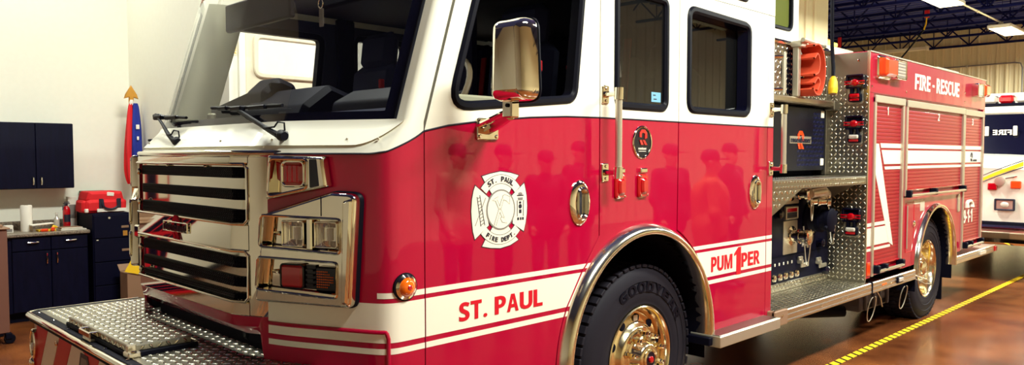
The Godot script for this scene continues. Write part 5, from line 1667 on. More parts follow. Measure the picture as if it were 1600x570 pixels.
func engine_rear() -> void:
	# ---- pump house behind the cab
	var X0 := 5.075
	var X1 := 6.8
	box_part("pump_house", [X0, 0.62, -2.3, X1, 2.56, -0.46, 0], M.gap, T)
	var up := part("upper_side_plate", nb().bx(X0, 2.155, -0.36, X1, 2.575, -0.33, 0.003), M.treadm, T)
	tread(up, Transform3D(Basis(), Vector3(X0 + 0.02, 2.16, -0.33)), 1.68, 0.41, 0.038, M.treadm)
	part("top_rail", nb().tube([Vector3(X0 + 0.02, 2.582, -0.32), Vector3(X1, 2.582, -0.32)], 0.022, 8), M.chrome, up)
	part("cross_bar", nb().tube([Vector3(5.95, 2.60, -0.2), Vector3(6.45, 2.60, -0.24)], 0.018, 8), M.satin, up)
	for x in [6.45, 6.62]:
		part("pipe_coupling", nb().tube([Vector3(x - 0.05, 2.582, -0.32), Vector3(x + 0.05, 2.582, -0.32)], 0.034, 10), M.chrome, up)
	# white raised housing above it, with one window
	var wh := part("white_housing", nb().holed(P2([X0, 2.585, 6.15, 2.575, 6.15, 3.05, X0, 3.05]), [rr(5.50, 2.69, 6.03, 2.99, 0.07, 6)], -0.36, -0.33).bx(6.12, 2.58, -2.1, 6.15, 3.05, -0.36).bx(X0, 3.03, -2.1, 6.15, 3.06, -0.34), M.white, T, 10)
	part("window_frame", nb().frame(rr(5.49, 2.68, 6.04, 3.0, 0.08, 6), 0.03, -0.36, -0.318, 0.008), M.rubber, wh)
	part("black_border", nb().frame(rr(5.51, 2.70, 6.02, 2.98, 0.06, 6), 0.07, -0.352, -0.348), M.gloss, wh)
	part("window_pane", nb().plate(rr(5.52, 2.71, 6.01, 2.97, 0.05, 6), -0.35, -0.347), mat(Color(0.42, 0.45, 0.22), 0.1, 0.0, 1.0), wh, 0)
	# ledge and black compartment door
	part("ledge", nb().bx(X0, 2.105, -0.4, X1 + 0.0, 2.155, -0.25, 0.01), M.alu, T)
	part("ledge_box", nb().bx(6.68, 2.08, -0.33, 6.86, 2.16, -0.24, 0.006), M.treadm, T)
	var cd := part("compartment_door", nb().bx(X0 + 0.03, 1.56, -0.36, X1 - 0.1, 2.088, -0.325, 0.008), mat(Color(0.10, 0.11, 0.18), 0.32, 0.7), T)
	tread(cd, Transform3D(Basis(), Vector3(6.15, 1.59, -0.325)), 0.52, 0.26, 0.034, M.steel)
	tread(cd, Transform3D(Basis(), Vector3(6.45, 1.85, -0.325)), 0.22, 0.21, 0.034, M.steel)
	part("door_seam", nb().bx(6.66, 1.56, -0.34, 6.672, 2.088, -0.323, 0.002), M.gap, cd, 0)
	part("side_plate", nb().bx(6.71, 1.52, -0.36, X1, 2.6, -0.322, 0.003), M.treadm, T)
	for q in [[6.63, 2.04], [6.63, 1.63]]:
		part("reflector", nb().bx(q[0] - 0.03, q[1] - 0.03, -0.325, q[0] + 0.03, q[1] + 0.03, -0.318, 0.003), M.vinyl, cd)
	var bt := Transform3D(Basis(), Vector3(6.2, 1.815, -0.325))
	emblem(cd, bt * Transform3D(Basis().scaled(Vector3(0.14, 0.15, 1)), Vector3(0, 0, 0.002)), M.orange)
	part("badge_plate", nb(bt).plate(P2([-0.19, -0.03, 0.21, -0.03, 0.21, 0.03, -0.19, 0.03]), 0.0, 0.004), M.satin, cd, 0)
	letters("rosenbauer", 0.37, 0.045, 0.003, M.ink, cd, bt * Transform3D(Basis(), Vector3(0.01, 0, 0.006)))
	# rail on the cab's back corner plate
	var gr := part("plate_grab_rail", nb().tube([Vector3(5.72, 2.17, -0.24), Vector3(5.72, 2.48, -0.24)], 0.017, 10), M.satin, T)
	for y in [2.2, 2.45]:
		part("stanchion", nb().tube([Vector3(5.66, y, -0.325), Vector3(5.72, y, -0.24)], 0.014, 8).bx(5.6, y - 0.03, -0.33, 5.67, y + 0.03, -0.318, 0.003), M.chrome, gr)
	# hose-bed opening with its post
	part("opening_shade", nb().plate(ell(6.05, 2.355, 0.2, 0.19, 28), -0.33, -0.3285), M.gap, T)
	part("hose_post", nb().bx(5.985, 2.16, -0.3, 6.035, 2.59, -0.25, 0.006).bx(5.97, 2.55, -0.31, 6.08, 2.6, -0.22, 0.006), M.satin, T)
	# shelf over the pump panel
	var sh := part("shelf", nb().bx(X0, 1.48, -0.42, X1 - 0.01, 1.51, -0.012, 0.006), M.alu, T)
	tread(sh, Transform3D(FLAT, Vector3(X0 + 0.02, 1.51, -0.03)), 1.66, 0.36, 0.036, M.treadm)
	part("shelf_lip", nb().bx(X0, 1.44, -0.02, X1 - 0.01, 1.512, 0.0, 0.005), M.treadm, sh)
	tread(sh, Transform3D(Basis(), Vector3(X0 + 0.02, 1.44, 0.0)), 1.66, 0.07, 0.024, M.treadm)
	part("gusset", nb().plate(P2([5.075, 1.44, 5.55, 1.44, 5.075, 1.26]), -0.03, -0.005), M.treadm, T)
	tread(T, Transform3D(Basis(), Vector3(5.08, 1.26, -0.005)), 0.46, 0.18, 0.04, M.treadm, P2([0, 0.02, 0.42, 0.18, 0, 0.18]))
	# ---- pump panel
	var pp := part("pump_panel", nb().bx(X0, 0.60, -0.36, X1, 1.48, -0.33, 0.003).bx(X0, 0.60, -0.33, X1, 0.87, -0.322, 0.003), M.navy, T)
	part("panel_seam", nb().bx(X0, 0.868, -0.33, X1, 0.876, -0.320), M.gap, pp, 0)
	var f := Transform3D(Basis(), Vector3(0, 0, -0.33))
	part("valve_plate", nb(f).plate(rr(5.93, 0.88, 6.18, 1.155, 0.008, 3), 0, 0.008, 0.003), M.satin, pp)
	part("valve_plate", nb(f).plate(rr(5.93, 1.29, 6.2, 1.46, 0.008, 3), 0, 0.008, 0.003), M.satin, pp)
	valve(f * Transform3D(Basis(Vector3.UP, 0.0), Vector3(6.06, 1.03, 0.008)), 0.062)
	valve(f * Transform3D(Basis(Vector3.RIGHT, -0.0), Vector3(6.04, 1.38, 0.008)), 0.05)
	part("elbow_pipe", nb(f).tube([Vector3(6.04, 1.38, 0.17), Vector3(6.2, 1.40, 0.2), Vector3(6.4, 1.36, 0.14)], [0.04, 0.045, 0.05], 14), M.satin, T)
	valve(f * Transform3D(Basis(Vector3.UP, 0.6), Vector3(6.28, 1.31, 0.06)), 0.05)
	part("panel_gauge", nb(f).frame(rr(5.95, 1.165, 6.17, 1.27, 0.006, 2), 0.014, 0, 0.02, 0.004).plate(rr(5.955, 1.17, 6.165, 1.265, 0.004, 2), 0, 0.01), M.satin, pp)
	part("gauge_face", nb(f).bx(5.965, 1.225, 0.01, 6.155, 1.255, 0.014), M.redlens, pp, 0)
	part("gauge_face", nb(f).bx(5.965, 1.18, 0.01, 6.155, 1.22, 0.014), M.ink, pp, 0)
	var intake := part("intake_port", nb(f * Transform3D(SPIN, Vector3(6.43, 1.145, 0))).lathe([Vector2(0.15, 0), Vector2(0.15, 0.018), Vector2(0.115, 0.025), Vector2(0.10, 0.05), Vector2(0.09, 0.07), Vector2(0.105, 0.075), Vector2(0.108, 0.11), Vector2(0.09, 0.115), Vector2(0.085, 0.155), Vector2(0.10, 0.16), Vector2(0.10, 0.19), Vector2(0.08, 0.20), Vector2(0, 0.20)], 32), M.black, T)
	for k in 4:
		var a := TAU * k / 4 + 0.5
		part("lug", nb(f).tube([Vector3(6.43 + cos(a) * 0.09, 1.145 + sin(a) * 0.09, 0.175), Vector3(6.43 + cos(a) * 0.13, 1.145 + sin(a) * 0.13, 0.18)], 0.014, 8), M.black, intake)
	var chains := [[Vector3(6.1, 1.33, 0.15), Vector3(6.22, 1.3, 0.12), 0.16], [Vector3(6.1, 1.03, 0.16), Vector3(6.2, 1.1, 0.05), 0.28], [Vector3(6.47, 1.1, 0.2), Vector3(6.68, 1.2, 0.06), 0.22]]
	for q in chains:
		var pts := []
		for i in 13:
			var u := i / 12.0
			pts.append(f * (q[0].lerp(q[1], u) - Vector3(0, q[2] * sin(PI * u), 0)))
		part("cap_chain", nb().tube(pts, 0.005, 6), M.satin, T)
	part("caution_plate", nb(f).bx(6.28, 0.92, 0, 6.4, 1.0, 0.003), M.grey, pp, 0)
	for k in 3:
		part("caution_line", nb(f).bx(6.29, 0.935 + k * 0.022, 0.003, 6.39, 0.942 + k * 0.022, 0.004), M.vinyl, pp, 0)
	for k in 7:
		part("indicator", nb(f).bx(5.62 + k * 0.075, 0.80, 0.008, 5.637 + k * 0.075, 0.825, 0.014, 0.003), M.vinyl, pp)
	for k in 5:
		var x := 5.66 + k * 0.1
		part("pull_knob", nb(f * Transform3D(SPIN, Vector3(x, 0.725, 0.0))).lathe([Vector2(0.02, 0), Vector2(0.012, 0.01), Vector2(0.01, 0.04), Vector2(0.024, 0.045), Vector2(0.03, 0.06), Vector2(0.024, 0.075), Vector2(0, 0.08)], 16), M.chrome, pp)
	for q in [[6.2, 0.805], [6.56, 0.765]]:
		part("drain_tap", nb(f).tube([Vector3(q[0], q[1], 0), Vector3(q[0], q[1], 0.05)], 0.02, 10).bx(q[0] - 0.01, q[1] - 0.05, 0.03, q[0] + 0.13, q[1] - 0.015, 0.045, 0.004).bx(q[0] - 0.02, q[1] + 0.01, 0.01, q[0] + 0.05, q[1] + 0.04, 0.03, 0.004), M.satin, pp)
	for q in [[5.8, 1.22], [6.6, 0.93], [6.7, 0.68]]:
		part("black_knob", nb(f * Transform3D(SPIN, Vector3(q[0], q[1], 0))).lathe([Vector2(0.04, 0), Vector2(0.035, 0.05), Vector2(0.02, 0.06), Vector2(0, 0.06)], 16), M.gloss, pp)
	# ---- running board
	var rb := part("running_board", nb().bx(X0, 0.57, -0.36, X1 + 0.02, 0.59, 0.03, 0.004), M.alu, T)
	tread(rb, Transform3D(FLAT, Vector3(X0 + 0.02, 0.59, 0.01)), 1.7, 0.32, 0.034, M.treadm)
	part("kick_plate", nb().bx(X0, 0.59, -0.335, X1, 0.66, -0.318, 0.004), M.treadm, rb)
	tread(rb, Transform3D(Basis(), Vector3(X0, 0.595, -0.318)), 1.7, 0.06, 0.03, M.treadm)
	var rail := part("board_rail", nb().bx(X0 + 0.02, 0.495, 0.02, 7.95, 0.592, 0.05, 0.006), M.alu, T)
	part("rail_groove", nb().bx(X0 + 0.1, 0.55, 0.049, 7.95, 0.556, 0.052, 0.0).bx(X0 + 0.1, 0.512, 0.049, 7.95, 0.518, 0.052, 0.0), M.grey, rail, 0)
	part("end_cap", nb().bx(5.02, 0.49, -0.30, 5.06, 0.6, 0.055, 0.006).bx(5.02, 0.49, 0.03, 5.22, 0.6, 0.058, 0.006), M.tan, rail)
	bolts([Vector2(5.13, 0.56)], Transform3D(Basis(), Vector3(0, 0, 0.058)), 0.012, 0.006, rail)
	bolts([Vector2(5.8, 0.535), Vector2(6.2, 0.535), Vector2(6.3, 0.535), Vector2(7.1, 0.535), Vector2(7.3, 0.535)], Transform3D(Basis(), Vector3(0, 0, 0.05)), 0.01, 0.004, rail)
	part("rail_joint", nb().bx(6.82, 0.49, 0.018, 6.85, 0.6, 0.054, 0.004), M.black, rail)
	var ml := part("rail_lamp", nb(Transform3D(Basis(), Vector3(7.5, 0.548, 0.05))).plate(rr(-0.075, -0.028, 0.075, 0.028, 0.012, 4), 0, 0.014, 0.004), M.black, rail)
	part("lens", nb(Transform3D(Basis(), Vector3(7.5, 0.548, 0.05))).plate(rr(-0.05, -0.02, 0.05, 0.02, 0.01, 4), 0.01, 0.026, 0.008), M.lens, T.get_node("board_rail"))
	part("amber_lens", nb().bx(7.06, 0.54, 0.05, 7.17, 0.558, 0.056, 0.002), M.amber, rail)
	# ---- diamond-plate wall that closes the recess
	var wall := part("plate_wall", nb().bx(6.80, 0.59, -0.6, 6.83, 2.57, -0.003, 0.003), M.treadm, T)
	var wt := Transform3D(FRONT, Vector3(6.80, 0.0, -0.33))
	tread(wall, wt * Transform3D(Basis(), Vector3(0.0, 0.60, 0)), 0.33, 0.88, 0.036, M.treadm)
	tread(wall, wt * Transform3D(Basis(), Vector3(0.0, 1.53, 0)), 0.33, 0.85, 0.036, M.treadm)
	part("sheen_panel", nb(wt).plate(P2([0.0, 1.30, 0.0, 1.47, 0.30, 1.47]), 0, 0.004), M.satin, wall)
	tool_mount(Transform3D(FRONT, Vector3(6.797, 2.23, -0.105)), false)
	tool_mount(Transform3D(FRONT, Vector3(6.797, 1.88, -0.105)), true)
	tool_mount(Transform3D(FRONT, Vector3(6.797, 1.08, -0.115)), true)
	bolts([Vector2(0.24, 2.5), Vector2(0.28, 2.15)], wt, 0.012, 0.006, wall)
	# ---- rear body
	var bp := P2([6.83, 0.62])
	bp.append_array(arcp(0.615, 174, 6, 26, 8.69, 0.56))
	bp.append_array(P2([10.43, 0.62, 10.43, 2.55, 6.83, 2.55]))
	var body := part("rear_body", nb().plate(bp, -2.48, -0.028).bx(6.806, 2.225, -2.48, 10.44, 2.575, 0.0, 0.006), M.red, T)
	part("body_edge", nb().bx(6.806, 2.568, -0.012, 10.445, 2.582, 0.008, 0.003).bx(6.8, 0.62, -0.02, 6.815, 2.58, 0.004, 0.003), M.alu, body)
	part("corner_post", nb().bx(6.815, 0.62, -0.03, 6.915, 2.225, 0.0, 0.002).bx(10.36, 0.62, -0.03, 10.44, 2.225, 0.0, 0.002).bx(7.66, 0.62, -0.03, 7.72, 2.2, 0.0, 0.002).bx(9.55, 0.62, -0.03, 9.59, 2.2, 0.0, 0.002), M.red, body)
	var lowp := P2([7.72, 0.62])
	lowp.append_array(arcp(0.62, 174, 6, 26, 8.69, 0.56))
	lowp.append_array(P2([9.55, 0.62, 9.55, 1.29, 7.72, 1.29]))
	part("wheel_panel", nb().plate(lowp, -0.028, 0.0), M.red, body, 10)
	trim_arch(8.69, 0.56, 0.592, 0.638, 0.045, 0.0, PI, 0.5)
	var d1 := shutter("shutter_door", 6.915, 7.66, 0.63, 2.155)
	var d2 := shutter("shutter_door", 7.72, 9.58, 1.3, 2.15)
	var d3 := shutter("shutter_door", 9.58, 10.36, 0.64, 2.145)
	lift_bar(d1, 6.98, 7.6, 0.705)
	lift_bar(d2, 7.76, 9.52, 1.34)
	lift_bar(d3, 9.64, 10.3, 0.70)
	for q in [["1", 7.27, 2.085], ["2", 8.72, 2.08], ["3", 9.95, 2.07]]:
		letters(q[0], 0.03 if q[0] == "1" else 0.055, 0.075, 0.002, M.vinyl, [d1, d2, d3][int(q[0]) - 1], Transform3D(Basis(), Vector3(q[1], q[2], -0.004)))
	# reflective bands
	for q in [[d1, 7.09, 7.625], [d2, 7.755, 9.545], [d3, 9.615, 10.325]]:
		for y in [[1.755, 1.795], [1.61, 1.735], [1.562, 1.588]]:
			var b := P2([q[1], y[0], q[2], y[0], q[2], y[1], q[1], y[1]])
			if q[0] == d1:
				b = P2([7.10 + (1.8 - y[0]) * 0.55, y[0], q[2], y[0], q[2], y[1], 7.10 + (1.8 - y[1]) * 0.55, y[1]])
			part("stripe", nb().plate(b, -0.012, -0.003), M.vinyl, q[0], 0)
	part("slant_stripe", nb().plate(P2([6.955, 1.79, 7.07, 1.79, 7.47, 0.86, 7.36, 0.90, 6.99, 1.55, 6.955, 1.50]), -0.012, -0.003), M.vinyl, d1, 0)
	for y in [[1.07, 1.1], [0.90, 1.055], [0.855, 0.878]]:
		part("stripe", nb().plate(P2([6.955, y[0], 7.4, y[0], 7.4 - 0.2 * (y[1] - 0.86), y[1], 6.955, y[1]]), -0.012, -0.004), M.vinyl, d1, 0)
		part("stripe", nb().bx(6.82, y[0], 0, 6.912, y[1], 0.0015), M.vinyl, body, 0)
	emblem(d3, Transform3D(Basis().scaled(Vector3(0.09, 0.10, 1)), Vector3(9.93, 1.672, -0.003)), M.ink)
	letters("rosenbauer", 0.16, 0.03, 0.002, M.ink, d3, Transform3D(Basis(), Vector3(10.08, 1.635, -0.003)))
	letters("9-1-1", 0.34, 0.15, 0.003, M.vinyl, d3, Transform3D(Basis(), Vector3(9.86, 1.0, -0.003)))
	part("phone_sign", nb().tube([Vector3(9.76, 1.10, 0.008), Vector3(9.76, 1.14, 0.008), Vector3(9.80, 1.17, 0.008), Vector3(9.92, 1.17, 0.008), Vector3(9.96, 1.14, 0.008), Vector3(9.96, 1.10, 0.008)], [0.03, 0.024, 0.018, 0.018, 0.024, 0.03], 8), M.vinyl, d3)
	letters("FIRE - RESCUE", 1.44, 0.15, 0.003, M.vinyl, body, Transform3D(Basis(), Vector3(8.665, 2.395, 0.001)))
	# warning lamps on the header
	var wl := part("warning_lamp", nb(Transform3D(Basis(), Vector3(7.09, 2.455, 0))).plate(rr(-0.16, -0.1, 0.16, 0.1, 0.04, 5), 0, 0.03, 0.012), M.chrome, T, 40)
	part("orange_lens", nb(Transform3D(Basis(), Vector3(7.11, 2.455, 0))).plate(rr(-0.13, -0.08, 0.13, 0.08, 0.03, 5), 0.02, 0.09, 0.02), M.orange, wl, 40)
	wl = part("scene_lamp", nb(Transform3D(Basis(), Vector3(7.40, 2.455, 0))).frame(rr(-0.125, -0.09, 0.125, 0.09, 0.02, 4), 0.018, 0.0, 0.07, 0.006), M.chrome, T, 40)
	part("lens", nb(Transform3D(Basis(), Vector3(7.40, 2.455, 0))).plate(rr(-0.11, -0.075, 0.11, 0.075, 0.01, 4), 0, 0.06, 0.006), M.lens, wl)
	for k in 5:
		part("lens_rib", nb().bx(7.3, 2.395 + k * 0.028, 0.06, 7.5, 2.401 + k * 0.028, 0.064), M.grey, wl, 0)
	wl = part("scene_lamp", nb(Transform3D(Basis(), Vector3(9.99, 2.43, 0))).frame(rr(-0.12, -0.075, 0.12, 0.075, 0.02, 4), 0.018, 0.0, 0.07, 0.006), M.chrome, T, 40)
	part("lens", nb(Transform3D(Basis(), Vector3(9.99, 2.43, 0))).plate(rr(-0.11, -0.065, 0.11, 0.065, 0.01, 4), 0, 0.06, 0.006), M.lens, wl)
	part("orange_lens", nb(Transform3D(Basis(), Vector3(10.25, 2.44, 0))).plate(rr(-0.1, -0.07, 0.1, 0.07, 0.03, 4), 0.0, 0.08, 0.02), M.orange, wl, 40)
	part("roof_rail", nb().tube([Vector3(8.9, 2.60, -0.08), Vector3(9.6, 2.60, -0.08)], 0.02, 8), M.alu, T)
	bolts([Vector2(7.72, 2.42), Vector2(7.72, 2.28), Vector2(6.86, 2.28), Vector2(9.6, 2.38), Vector2(9.6, 2.28)], Transform3D(Basis(), Vector3.ZERO), 0.012, 0.006, body)
	# small fittings round the rear wheel
	part("filler_door", nb().frame(rr(7.79, 0.76, 8.02, 1.24, 0.01, 2), 0.006, 0, 0.003), M.redvinyl, body, 0)
	part("filler_hinge", nb().tube([Vector3(7.8, 0.80, 0.01), Vector3(7.8, 1.21, 0.01)], 0.008, 8), M.satin, body)
	part("filler_latch", nb(Transform3D(SPIN, Vector3(8.0, 1.03, 0))).lathe([Vector2(0.03, 0), Vector2(0.03, 0.01), Vector2(0.015, 0.02), Vector2(0, 0.02)], 16), M.chrome, body)
	part("data_plate", nb().bx(8.0, 1.215, 0, 8.28, 1.255, 0.002), M.vinyl, body, 0)
	part("data_plate", nb().bx(8.19, 1.14, 0, 8.32, 1.235, 0.003), M.lens, body, 0)
	part("door_pull", nb().plate(rr(9.41, 1.07, 9.5, 1.26, 0.02, 4), 0, 0.012, 0.004), M.satin, body)
	part("mud_flap", nb().bx(9.30, 0.10, -0.62, 9.32, 0.95, -0.10, 0.006), M.rubber, T)
	part("reflector", nb().bx(6.83, 0.645, 0.0, 6.90, 0.76, 0.008, 0.003), M.orange, body)
	# rear tailboard step
	var ts := part("tailboard", nb().bx(9.29, 0.50, -0.2, 10.92, 0.59, 0.04, 0.008), M.alu, T)
	part("tailboard_deck", nb().bx(10.44, 0.50, -2.4, 10.92, 0.592, -0.2, 0.006), M.treadm, ts)
	part("tailboard_groove", nb().bx(9.3, 0.545, 0.039, 10.8, 0.551, 0.042, 0), M.grey, ts, 0)
	part("rail_lamp", nb(Transform3D(Basis(), Vector3(10.3, 0.548, 0.04))).plate(rr(-0.12, -0.025, 0.12, 0.025, 0.012, 4), 0, 0.02, 0.006), M.lens, ts)
	part("red_lamp", nb().bx(10.86, 0.515, 0.03, 10.94, 0.575, 0.055, 0.006), M.redlens, ts)
	# box under the rail, with cable loops
	var ub := part("wheel_chock_box", nb().bx(6.98, 0.29, -0.35, 7.66, 0.49, -0.10, 0.012).bx(6.95, 0.45, -0.36, 7.72, 0.50, -0.06, 0.008), mat(Color(0.30, 0.28, 0.31), 0.6), T)
	for x in [7.05, 7.25, 7.4, 7.58]:
		part("rib", nb().bx(x, 0.30, -0.10, x + 0.035, 0.46, -0.075, 0.006), mat(Color(0.30, 0.28, 0.31), 0.6), ub)
	part("slot", nb().bx(7.1, 0.31, -0.098, 7.23, 0.35, -0.092).bx(7.45, 0.31, -0.098, 7.56, 0.35, -0.092), M.gap, ub, 0)
	for q in [[6.83, 0.16], [7.62, 0.17]]:
		var loop := []
		for i in 15:
			var a := PI * 0.5 + TAU * i / 14.0
			loop.append(Vector3(q[0] + 0.05 * i / 14.0 + 0.07 * cos(a), 0.47 - 0.1 + 0.11 * sin(a) * (0.9 if sin(a) > 0 else 1.1), 0.04 + 0.02 * sin(a)))
		part("cable_loop", nb().tube(loop, 0.0042, 6), M.satin, T)
	part("cable_loop", nb().tube([Vector3(7.0, 0.5, 0.03), Vector3(7.1, 0.42, 0.03), Vector3(7.2, 0.33, 0.01)], 0.005, 6), M.satin, T)
	part("cable_loop", nb().tube([Vector3(7.95, 0.52, 0.0), Vector3(8.1, 0.44, 0.09), Vector3(8.3, 0.42, 0.09), Vector3(8.2, 0.47, 0.07), Vector3(7.98, 0.53, 0.02)], 0.005, 6), M.satin, T)
	part("tank_skirt", nb().bx(6.0, 0.35, -1.9, 7.9, 0.62, -0.45, 0.02), M.black, T)
	part("exhaust", nb().tube([Vector3(6.2, 0.36, -0.4), Vector3(6.6, 0.36, -0.1)], 0.05, 12), M.black, T)

func interior() -> void:
	var fl := box_part("cab_floor", [2.02, 1.27, -2.44, 5.02, 1.31, -0.06, 0], M.gap, T)
	box_part("back_wall", [5.02, 1.1, -2.44, 5.06, 3.0, -0.06, 0], M.cushion, T)
	box_part("headliner", [2.5, 2.68, -2.42, 5.02, 2.72, -0.08, 0], M.inner, T)
	# dashboard
	var db := nb()
	var prof := P2([1.88, 1.2, 2.35, 1.2, 2.40, 1.72, 2.28, 1.87, 2.05, 1.90, 1.93, 1.84, 1.88, 1.78])
	db.xf = Transform3D(Basis(Vector3(1, 0, 0), Vector3(0, 1, 0), Vector3(0, 0, 1)), Vector3(0, 0, 0))
	db.plate(rpoly(prof, 0.05, 4), -2.2, -0.3, 0.02)
	var d := part("dashboard", db, M.cushion, T, 40)
	part("binnacle", nb().plate(rpoly(P2([2.1, 1.85, 2.42, 1.8, 2.40, 1.98, 2.25, 2.02, 2.12, 1.95]), 0.04, 4), -0.9, -0.35, 0.03), M.black, d, 40)
	part("binnacle", nb().plate(rpoly(P2([2.0, 1.85, 2.4, 1.8, 2.38, 2.0, 2.2, 2.06, 2.05, 1.95]), 0.04, 4), -1.75, -1.05, 0.03), M.black, d, 40)
	part("radio_stack", nb().plate(rpoly(P2([2.1, 1.85, 2.35, 1.8, 2.32, 2.10, 2.2, 2.14, 2.1, 2.05]), 0.05, 4), -1.80, -1.60, 0.03), M.black, d, 40)
	part("dash_reflection_sheet", nb().plate(P2([-2.4, 1.85, -1.6, 1.85, -1.6, 2.10, -1.75, 2.08, -2.4, 1.98]), 0, 0.05).at(Transform3D()), M.black, d, 0).transform = Transform3D(FRONT, Vector3(2.2, 0, 0))  # raised dark sheet in place of a dark windscreen reflection
	# engine tunnel
	part("engine_tunnel", nb().bx(2.3, 1.3, -1.6, 3.6, 1.75, -0.95, 0.08), M.cushion, T)
	# steering wheel
	var c := Vector3(2.56, 2.0, -0.62)
	var u := Vector3(0, 0, 1) * 0.23
	var v := Vector3(0.5, 0.86, 0).normalized() * 0.23
	var swl := part("steering_wheel", nb().tube(arc3(c, u, v, 0, TAU, 32).slice(0, 32), 0.016, 8, false, true), mat(Color(0.35, 0.3, 0.22), 0.4), T)
	part("spoke", nb().tube([c - u, c + Vector3(0.02, -0.03, 0), c + u], 0.014, 6).tube([c, c - v], 0.014, 6), M.black, swl)
	part("column", nb().tube([c, Vector3(2.3, 1.75, -0.62)], 0.035, 10), M.black, swl)
	for zz in [-0.12, -2.38]:
		part("window_sill", nb().bx(2.12, 1.90, zz - 0.05, 2.95, 1.955, zz + 0.05, 0.01), M.trim, T)
	# seats
	for q in [[2.85, -0.55, 0.0], [2.85, -1.95, 0.0], [3.75, -0.62, 0.0], [3.75, -1.25, 0.0], [3.75, -1.95, 0.0], [4.55, -0.7, 0.0], [4.55, -1.8, 0.0]]:
		var x: float = q[0]
		var z: float = q[1]
		var s := part("seat", nb().box(Vector3(x, 1.62, z), Vector3(0.5, 0.16, 0.5), 0.05), M.cushion, T, 40)
		part("backrest", nb(Transform3D(Basis(Vector3.BACK, -0.12), Vector3(x + 0.26, 1.95, z))).box(Vector3.ZERO, Vector3(0.16, 0.72, 0.5), 0.06), M.cushion, s, 40)
		part("headrest", nb(Transform3D(Basis(Vector3.BACK, -0.12), Vector3(x + 0.30, 2.40, z))).box(Vector3.ZERO, Vector3(0.12, 0.26, 0.36), 0.05), M.cushion, s, 40)
		part("pedestal", nb().box(Vector3(x, 1.34, z), Vector3(0.36, 0.44, 0.4), 0.02), M.black, s)
		if x > 3.0:
			part("seat_belt", nb(Transform3D(Basis(Vector3.BACK, -0.12), Vector3(x + 0.165, 2.0, z + 0.19))).bx(-0.008, -0.4, -0.025, 0.006, 0.42, 0.025, 0.002), M.belt, s)
			emblem(s, Transform3D(FRONT, Vector3(x + 0.225, 2.40, z)) * Transform3D(Basis().scaled(Vector3(0.12, 0.12, 1)), Vector3.ZERO), M.belt)
		else:
			part("buckle", nb().box(Vector3(x + 0.1, 2.15, z + 0.3), Vector3(0.04, 0.06, 0.02), 0.006), M.belt, s)
	# pillars, centre console and grab bars
	part("cab_partition", nb().bx(3.18, 1.1, -1.5, 3.26, 2.68, -1.05, 0.02), M.cushion, T)
	part("mid_post", nb().bx(3.10, 1.3, -0.10, 3.25, 2.68, -0.06, 0.01).bx(3.10, 1.3, -2.44, 3.25, 2.68, -2.40, 0.01).bx(3.78, 1.3, -0.10, 3.96, 2.68, -0.06, 0.01).bx(3.78, 1.3, -2.44, 3.96, 2.68, -2.40, 0.01), M.gap, T)
	part("grab_bar", nb().tube([Vector3(2.25, 2.45, -0.14), Vector3(2.28, 2.0, -0.13)], 0.014, 8), M.rubber, T)
	part("sun_visor", nb().bx(2.16, 2.45, -1.1, 2.2, 2.62, -0.3, 0.01).bx(2.16, 2.45, -2.2, 2.2, 2.62, -1.4, 0.01), M.black, T)
	# radio mic with papers inside the middle window, blue sticker on its glass
	part("radio_handset", nb().box(Vector3(3.46, 2.22, -0.13), Vector3(0.06, 0.15, 0.05), 0.015), M.black, T)
	part("handset_cord", nb().tube([Vector3(3.42, 2.45, -0.12), Vector3(3.45, 2.33, -0.12), Vector3(3.47, 2.2, -0.12), Vector3(3.46, 2.05, -0.13)], 0.006, 6), M.black, T)
	part("papers", nb(Transform3D(Basis(Vector3.BACK, 0.2), Vector3(3.41, 2.2, -0.11))).bx(-0.03, -0.09, 0, 0.04, 0.09, 0.006, 0.001), M.paper, T)
	part("blue_sticker", nb().bx(3.61, 1.985, -0.006, 3.70, 2.04, -0.0045), mat(Color(0.45, 0.68, 0.80), 0.5), T, 0)
	part("sticker_print", nb().bx(3.625, 2.02, -0.0045, 3.65, 2.026, -0.0038).bx(3.63, 1.998, -0.0045, 3.66, 2.004, -0.0038), M.ink, T, 0)

